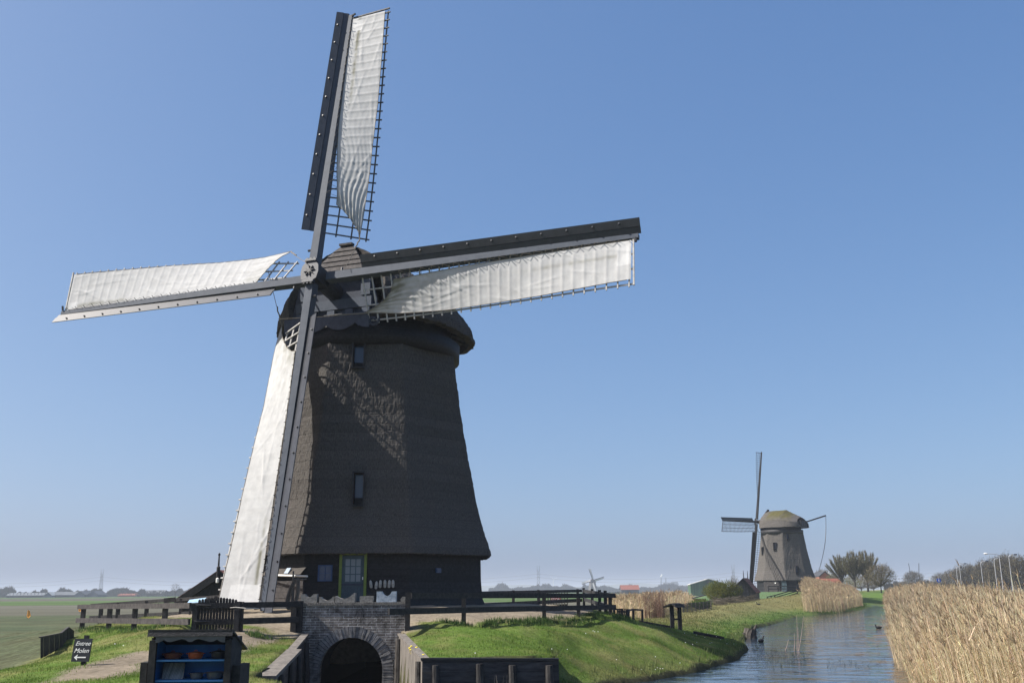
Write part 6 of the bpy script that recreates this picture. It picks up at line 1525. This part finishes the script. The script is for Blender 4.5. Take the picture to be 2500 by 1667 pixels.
# fences by the second mill
def rail_fence(pts, Y, label, hgt, nr, dz):
    P0 = [P(px, py, YY) for (px, py), YY in zip(pts, Y)]; P0 = [np.array([p[0], p[1], gz(p[0], p[1])]) for p in P0]; t = thing('field_fence', P0[0], label, 'fence')
    for a, b_ in zip(P0[:-1], P0[1:]):
        k = max(1, int(np.linalg.norm(b_ - a) / 2.2))
        for i in range(k + 1):
            q = lerp(a, b_, i / k); MB().box((q[0], q[1], q[2] + hgt / 2 - .05), .13, .13, hgt + .1).build('post', mt_rail, t)
        for j in range(nr): MB().beam(a + [0, 0, hgt - .08 - j * dz], b_ + [0, 0, hgt - .08 - j * dz], .06, .13).build('rail', mt_rail, t)
rail_fence([(1874, 1470), (1892, 1465), (1948, 1464)], [148, 152, 153], 'low dark field fence on the grass in front of the second mill', .85, 3, .30)
rail_fence([(1876, 1444), (1900, 1443), (1946, 1443)], [180, 181, 181], 'dark yard fence right under the second mill', 1.0, 2, .42)

# ------------------------------------------------------------------ far buildings
def shed_long(px0, px1, Y, zr, ze, zb, label, mr, mw, cat='farm building', dep=14, name='farm_shed', vents=0, group=None):
    a, b_ = P(px0, 1450, Y), P(px1, 1450, Y); t = thing(name, ((a[0] + b_[0]) / 2, Y, zb), label, cat, group)
    mb = MB(); mb.box(((a[0] + b_[0]) / 2, Y + dep / 2, (zb + ze) / 2), b_[0] - a[0] - 1, dep - .8, ze - zb)
    for x in (a[0] + .5, b_[0] - .5): mb.add([(x, Y + .4, ze), (x, Y + dep - .4, ze), (x, Y + dep / 2, zr - .1)], [(0, 1, 2)])
    mb.build('wall', mw, t)
    mb = MB(); mb.add([(a[0], Y - .3, ze), (b_[0], Y - .3, ze), (b_[0], Y + dep / 2, zr), (a[0], Y + dep / 2, zr), (a[0], Y + dep + .3, ze), (b_[0], Y + dep + .3, ze)], [(0, 1, 2, 3), (3, 2, 5, 4)]); ro = mb.build('roof', mr, t)
    for i in range(vents):
        x = a[0] + (b_[0] - a[0]) * (i + .7) / (vents + .4); k = .3 + .45 * (i % 2); MB().box((x, Y + dep / 2 * k, ze + (zr - ze) * k + .15), 1.6, .5, .7).build('roof_light', mt_white, ro)
    return t
def shed_gable(px0, px1, Y, zr, ze, zb, label, mr, mw, dep=20, cat='farm building', name='farm_shed', skew=0.0, group=None):
    a, b_ = P(px0, 1450, Y), P(px1, 1450, Y); xm = (a[0] + b_[0]) / 2; t = thing(name, (xm, Y, zb), label, cat, group); e = np.array([skew, dep, 0])
    mb = MB(); mb.prism([(a[0], Y, zb), (b_[0], Y, zb), (b_[0], Y, ze), (xm, Y, zr), (a[0], Y, ze)], e); mb.build('wall', mw, t)
    for x in (a[0], b_[0]):
        mb = MB(); o = [np.array([xm, Y - .2, zr + .05]), np.array([x + (x - xm) * .03, Y - .2, ze + .02]), ]; o += [o[1] + e * 1.03, o[0] + e * 1.03]; mb.add(o + [q + [0, 0, .28] for q in o], [(3, 2, 1, 0), (4, 5, 6, 7), (0, 1, 5, 4), (1, 2, 6, 5), (2, 3, 7, 6), (3, 0, 4, 7)]); mb.build('roof', mr, t)
    return t
mt_fw = M('far_blue_grey_wall', (.07, .085, .105), (.10, .115, .14), .3, .8)
shed_long(14, 111, 850, 4.3, 2.2, .5, 'long low far barn dotted with white roof lights at the left edge of the fields', mt_farblue, mt_fardark, vents=22)
shed_long(124, 186, 840, 5.0, 2.4, .5, 'long low far barn between the two gabled barns at left', mt_farblue, mt_fardark)
shed_gable(107, 127, 835, 4.6, 2.0, .5, 'small far gabled barn at the right end of the dotted roof', mt_roofw, mt_fw, group='far gabled barns')
shed_gable(183, 206, 830, 5.2, 2.3, .5, 'far dark gabled barn just left of the pylon with a pale verge', mt_farblue, mt_fw, group='far gabled barns')
shed_gable(214, 238, 835, 5.2, 2.3, .5, 'far dark gabled barn right below the left pylon', mt_farblue, mt_fw, group='far gabled barns')
shed_long(352, 399, 900, 6.0, 3.2, .5, 'far farmhouse with a grey roof among the trees left of the shed', mt_farblue, mt_fardark)
shed_long(286, 330, 880, 3.2, 1.9, .5, 'low far reddish outbuilding in the trees left of the farmhouse', mt_tile, mt_redbrick)
shed_long(1516, 1562, 800, 7.0, 3.4, .5, 'far barn with a big plain red roof standing alone in the fields', mt_tile, mt_fardark, 'barn', 12, 'red_roofed_barn')
gb2 = shed_gable(1687, 1777, 400, P(1731, 1413.5, 400)[2], P(1731, 1426.5, 400)[2], .5, 'green metal barn with a pale roof edge behind the bush', mt_roofw, mt_barn, 30, 'barn', 'green_barn', 4.0)
q = P(1729, 1420, 399.9); MB().box(q, 1.0, .2, 1.0).build('vent', mt_fardark, gb2)
shed_long(2000, 2062, 262, P(2000, 1411.5, 262)[2], P(2000, 1431, 262)[2], 1.2, 'house with a bright red tiled roof behind the reeds and poplars', mt_tile, mt_redbrick, 'house', 7, 'red_roofed_house')
hs = bpy.data.objects[[o.name for o in COL.objects if o.name.startswith('red_roofed_house')][0]]
q = P(2015, 1424, 262); MB().frame_box(q + [0, .9, .15], np.array([1.0, 0, 0]), np.array([0, 1, 0.6]) / 1.166, np.array([0, -.6, 1]) / 1.166, .9, 1.0, .1).build('roof_window', mt_farblue, hs)
h2 = shed_gable(2003, 2032, 292, P(2010, 1396.5, 292)[2], P(2010, 1408, 292)[2], 1.2, 'dark roofed house with one white verge behind the red roof', mt_dtile, mt_redbrick, 8, 'house', 'dark_roofed_house')
a_, b_ = P(2022, 1397, 291.6), P(2030, 1404, 291.6); MB().beam(a_, b_, .2, .35).build('verge_board', mt_white, h2)
fa = thing('factory', P(1632, 1433, 3000), 'hazy far factory with two chimneys, one trailing white steam', 'factory')
for px, w, h in ((1616, 16, 9), (1632, 24, 14), (1647, 14, 17), (1652, 8, 12)):
    q = P(px, 1433, 3000); MB().box((q[0], 3000, q[2] + h / 2 * .9), w * 1.2, 20, h).build('hall', mt_farblue, fa)
for px, yt in ((1614, 1409), (1625.5, 1409)):
    q = P(px, 1433, 2995); t_ = P(px, yt, 2995); MB().tube([q, t_], [2.2, 1.5], 8).build('chimney', mt_farblue, fa)
sp_ = MB(); q = P(1614, 1407, 2995)
for k in range(4): sp_.lathe([(.3, -2), (2.2, -1), (2.6, 1), (.4, 2.5)], q + [k * .8, 0, k * 1.6], 8)
sp_.build('steam', mt_white, fa, True)
wt_ = P(1351, 1440, 2600); wt = thing('wind_turbine', wt_, 'tiny thin white wind turbine between the middle pylon and the far mill', 'wind turbine')
top_ = P(1351, 1413, 2600); MB().tube([wt_ - [0, 0, 4], top_], [1.0, .6], 6).build('mast', mt_white, wt)
for k in range(3):
    a = math.radians(20 + 120 * k); MB().tube([top_, top_ + [math.cos(a) * 11, -1, math.sin(a) * 11]], [.6, .2], 5).build('blade', mt_white, wt)
# far tree lines
def woods(name, label, pxs, Y0, Y1, hlo, hhi, dens, col, seed):
    n = int(dens * (pxs[1] - pxs[0])); px = RNG.uniform(pxs[0], pxs[1], n); Y = RNG.uniform(Y0, Y1, n); X = (px - 1250) * .975 * Y / 2450
    prof = vnoise(px, px * 0, 26, seed) * .65 + vnoise(px, px * 0, 7, seed + 1) * .35
    H = hlo + (hhi - hlo) * prof ** 1.3; z0 = .3; k = RNG.random(n); b_ = np.c_[X, Y, z0 + H * k * .85]
    d = np.c_[RNG.normal(size=n) * .35, np.zeros(n), np.ones(n)] * (H * RNG.uniform(.12, .34, n))[:, None]
    cc = np.array(col)[None] * (.55 + .8 * RNG.random((n, 1))) * (1 + .15 * RNG.normal(size=(n, 3)) * .4)
    v, f, c = ribbons(b_, d, np.zeros((n, 3)), RNG.uniform(.25, .8, n) * Y / 900, np.tile([1.0, 0, 0], (n, 1)), 1, cc, .3)
    tag(rapid(name, v, f, mt_far, c), label, 'woodland', None, 'stuff')
woods('far_woodland', 'hazy far tree line behind the barns on the left', (-20, 610), 880, 1150, 3.0, 10.5, 60, (.10, .10, .092), 101)
woods('far_woodland', 'hazy bluish tree line behind the tiny far windmill', (1190, 1700), 1500, 2100, 5, 16, 50, (.10, .10, .096), 111)
woods('far_woodland', 'hazy tree line beyond the road on the far right', (2150, 2520), 480, 620, 3.0, 8, 50, (.085, .08, .065), 121)
woods('far_woodland', 'low scrub dots along the far field edge in the middle', (1420, 1620), 720, 760, .8, 2.2, 8, (.06, .055, .045), 131)
# ------------------------------------------------------------------ pylons and lines
def pylon_mesh():
    mb = MB(); w = .30; lv = [(0, 3.4), (9, 2.6), (16, 2.1), (22, 1.75), (27, 1.5), (32, 1.3)]
    for (z0, r0), (z1, r1) in zip(lv[:-1], lv[1:]):
        c0 = [np.array([sx * r0, sy * r0, z0]) for sx, sy in ((-1, -1), (1, -1), (1, 1), (-1, 1))]; c1 = [np.array([sx * r1, sy * r1, z1]) for sx, sy in ((-1, -1), (1, -1), (1, 1), (-1, 1))]
        for i in range(4):
            j = (i + 1) % 4; mb.beam(c0[i], c1[i], w, w, (.3, .2, 0.1)); mb.beam(c0[i], c1[j], w * .7, w * .7, (.3, .2, .1)); mb.beam(c0[j], c1[i], w * .7, w * .7, (.3, .2, .1)); mb.beam(c1[i], c1[j], w * .7, w * .7)
    for z in (24, 29.5): mb.beam((-3.0, 0, z), (3.0, 0, z), .6, .5)
    for sx in (-1, 1):
        mb.beam((sx * 1.1, 0, 32), (sx * 2.2, 0, 42), .45, .45, (0, 1, 0)); mb.beam((sx * .1, 0, 32), (sx * 2.0, 0, 38), .25, .25, (0, 1, 0)); mb.beam((sx * 2.4, 0, 32), (sx * 2.1, 0, 38), .25, .25, (0, 1, 0))
    return mb
YP = 1650.0; pos = [(-250, 1), (245, 1), (780, 0), (1315, 1), (1793, 1), (2330, 0)]
plab = {245: 'lattice pylon rising above the far barns on the left', 1315: 'middle lattice pylon left of the tiny far windmill', 1793: 'lattice pylon showing between green barn and second mill'}
p0 = None; tops = []
for px, vis in pos:
    q = P(px, 1448, YP); q[2] = .4; tops.append(q)
    if not vis or px < 0: continue
    if p0 is None: p0 = pylon_mesh().build('pylon', mt_pylon); o = p0; tag(o, plab[px], 'pylon', 'lattice pylons across the fields')
    else: o = p0.copy(); COL.objects.link(o); o['label'] = plab[px]
    o.location = q.tolist()
for z, nm in ((29.5, 'upper power line strung between the pylons across the horizon'), (24, 'lower power line strung between the pylons across the horizon')):
    mb = MB()
    for a, b_ in zip(tops[:-1], tops[1:]): mb.tube([lerp(a, b_, u) + [0, 0, z - 9.5 * 4 * u * (1 - u)] for u in np.linspace(0, 1, 22)], .16, 4)
    solo('power_line', mb, mt_wire, tops[0], nm, 'power line', 'power lines')
# ------------------------------------------------------------------ street lamps and the road sign
def lamp(px, yb, yt, Y, side, arm, label):
    b_ = P(px, yb, Y); t_ = P(px, yt, Y); g_ = gz(b_[0], Y); q = np.array([b_[0], Y, g_]); H = t_[2] - g_
    t = thing('street_lamp', q, label, 'street lamp', 'street lamps along the road')
    MB().tube([q - [0, 0, .2], q + [0, 0, 1.2], q + [0, 0, H * .93]], [.08, .075, .055], 7).build('pole', mt_grey, t)
    pts = [q + [0, 0, H * .93]] + [q + [side * arm * (1 - math.cos(a)) * .45, 0, H * .93 + H * .07 * math.sin(a)] for a in np.linspace(.3, math.pi / 2, 6)] + [q + [side * arm * .8, 0, H * 1.005]]
    MB().tube(pts, .06, 6).build('arm', mt_grey, t)
    h_ = q + [side * arm, 0, H * 1.01]; mb = MB(); mb.tube([h_ - [side * .42, 0, 0], h_ - [side * .2, 0, 0], h_ + [side * .3, 0, .02], h_ + [side * .42, 0, 0]], [.05, .15, .14, .05], 8); mb.build('lamp_head', mt_white if side < 0 else mt_hub, t, True)
lamp(2339, 1428, 1384, 300, 1, 1.3, 'most distant tall lamp of the row with its arm to the right')
lamp(2347, 1424, 1376, 272, 1, 1.6, 'second lamp from the left, close beside the most distant one')
lamp(2401, 1433, 1370, 245, 1, 1.5, 'third street lamp, its arm pointing right, above the reeds')
lamp(2434.5, 1432, 1362.5, 226, 1, 1.3, 'slim street lamp with right arm just left of the left armed one')
lamp(2450, 1445, 1351.5, 192, -1, 2.4, 'nearest street lamp with its long curved arm reaching left')
lamp(2471, 1426, 1354, 212, 1, 1.4, 'last street lamp on the right, arm hidden towards the reed plumes')
for i, px in enumerate((2182, 2190.5, 2198, 2206)):
    lamp(px, 1432, 1413 - i * .6, 520 - i * 25, 1, 1.2, 'tiny far street lamp, number %s of the thin row beyond the reeds from the left' % ('one', 'two', 'three', 'four')[i])
q = P(2292, 1416, 200); g_ = gz(q[0], 200); rs2 = thing('road_sign', (q[0], 200, g_), 'round blue road sign showing above the reed tops', 'road sign')
mb = MB(); mb.prism([q + [.40 * math.cos(a), 0, .40 * math.sin(a)] for a in np.linspace(0, 2 * math.pi, 24, endpoint=False)], (0, .05, 0)); mb.build('disc', mt_sign, rs2)
MB().tube([(q[0], 200.1, g_ - .1), (q[0], 200.1, q[2] + .5)], .05, 6).build('post', mt_grey, rs2)
mb = MB(); ap = [(-.05, .22), (.05, .22), (.05, -.05), (.16, -.05), (0, -.26), (-.16, -.05), (-.05, -.05)]; mb.prism([q + [x, -.012, z] for x, z in ap], (0, .01, 0)); mb.build('arrow', mt_white, rs2)

zlo, zhi = -2.0, 48.0
hz = MB(); hz.box((0, 3300, (zlo + zhi) / 2), 13000, 10600, zhi - zlo)
mth = bpy.data.materials.new('haze'); mth.use_nodes = True; nt = mth.node_tree
nt.nodes.remove(nt.nodes['Principled BSDF']); pv = nt.nodes.new('ShaderNodeVolumePrincipled')
pv.inputs['Color'].default_value = (0.70, 0.78, 0.88, 1); pv.inputs['Density'].default_value = 0.00031; pv.inputs['Anisotropy'].default_value = 0.0
nt.links.new(pv.outputs[0], nt.nodes['Material Output'].inputs['Volume'])
tag(hz.build('haze', mth), 'thin bluish spring haze over the fields', 'haze', None, 'stuff')
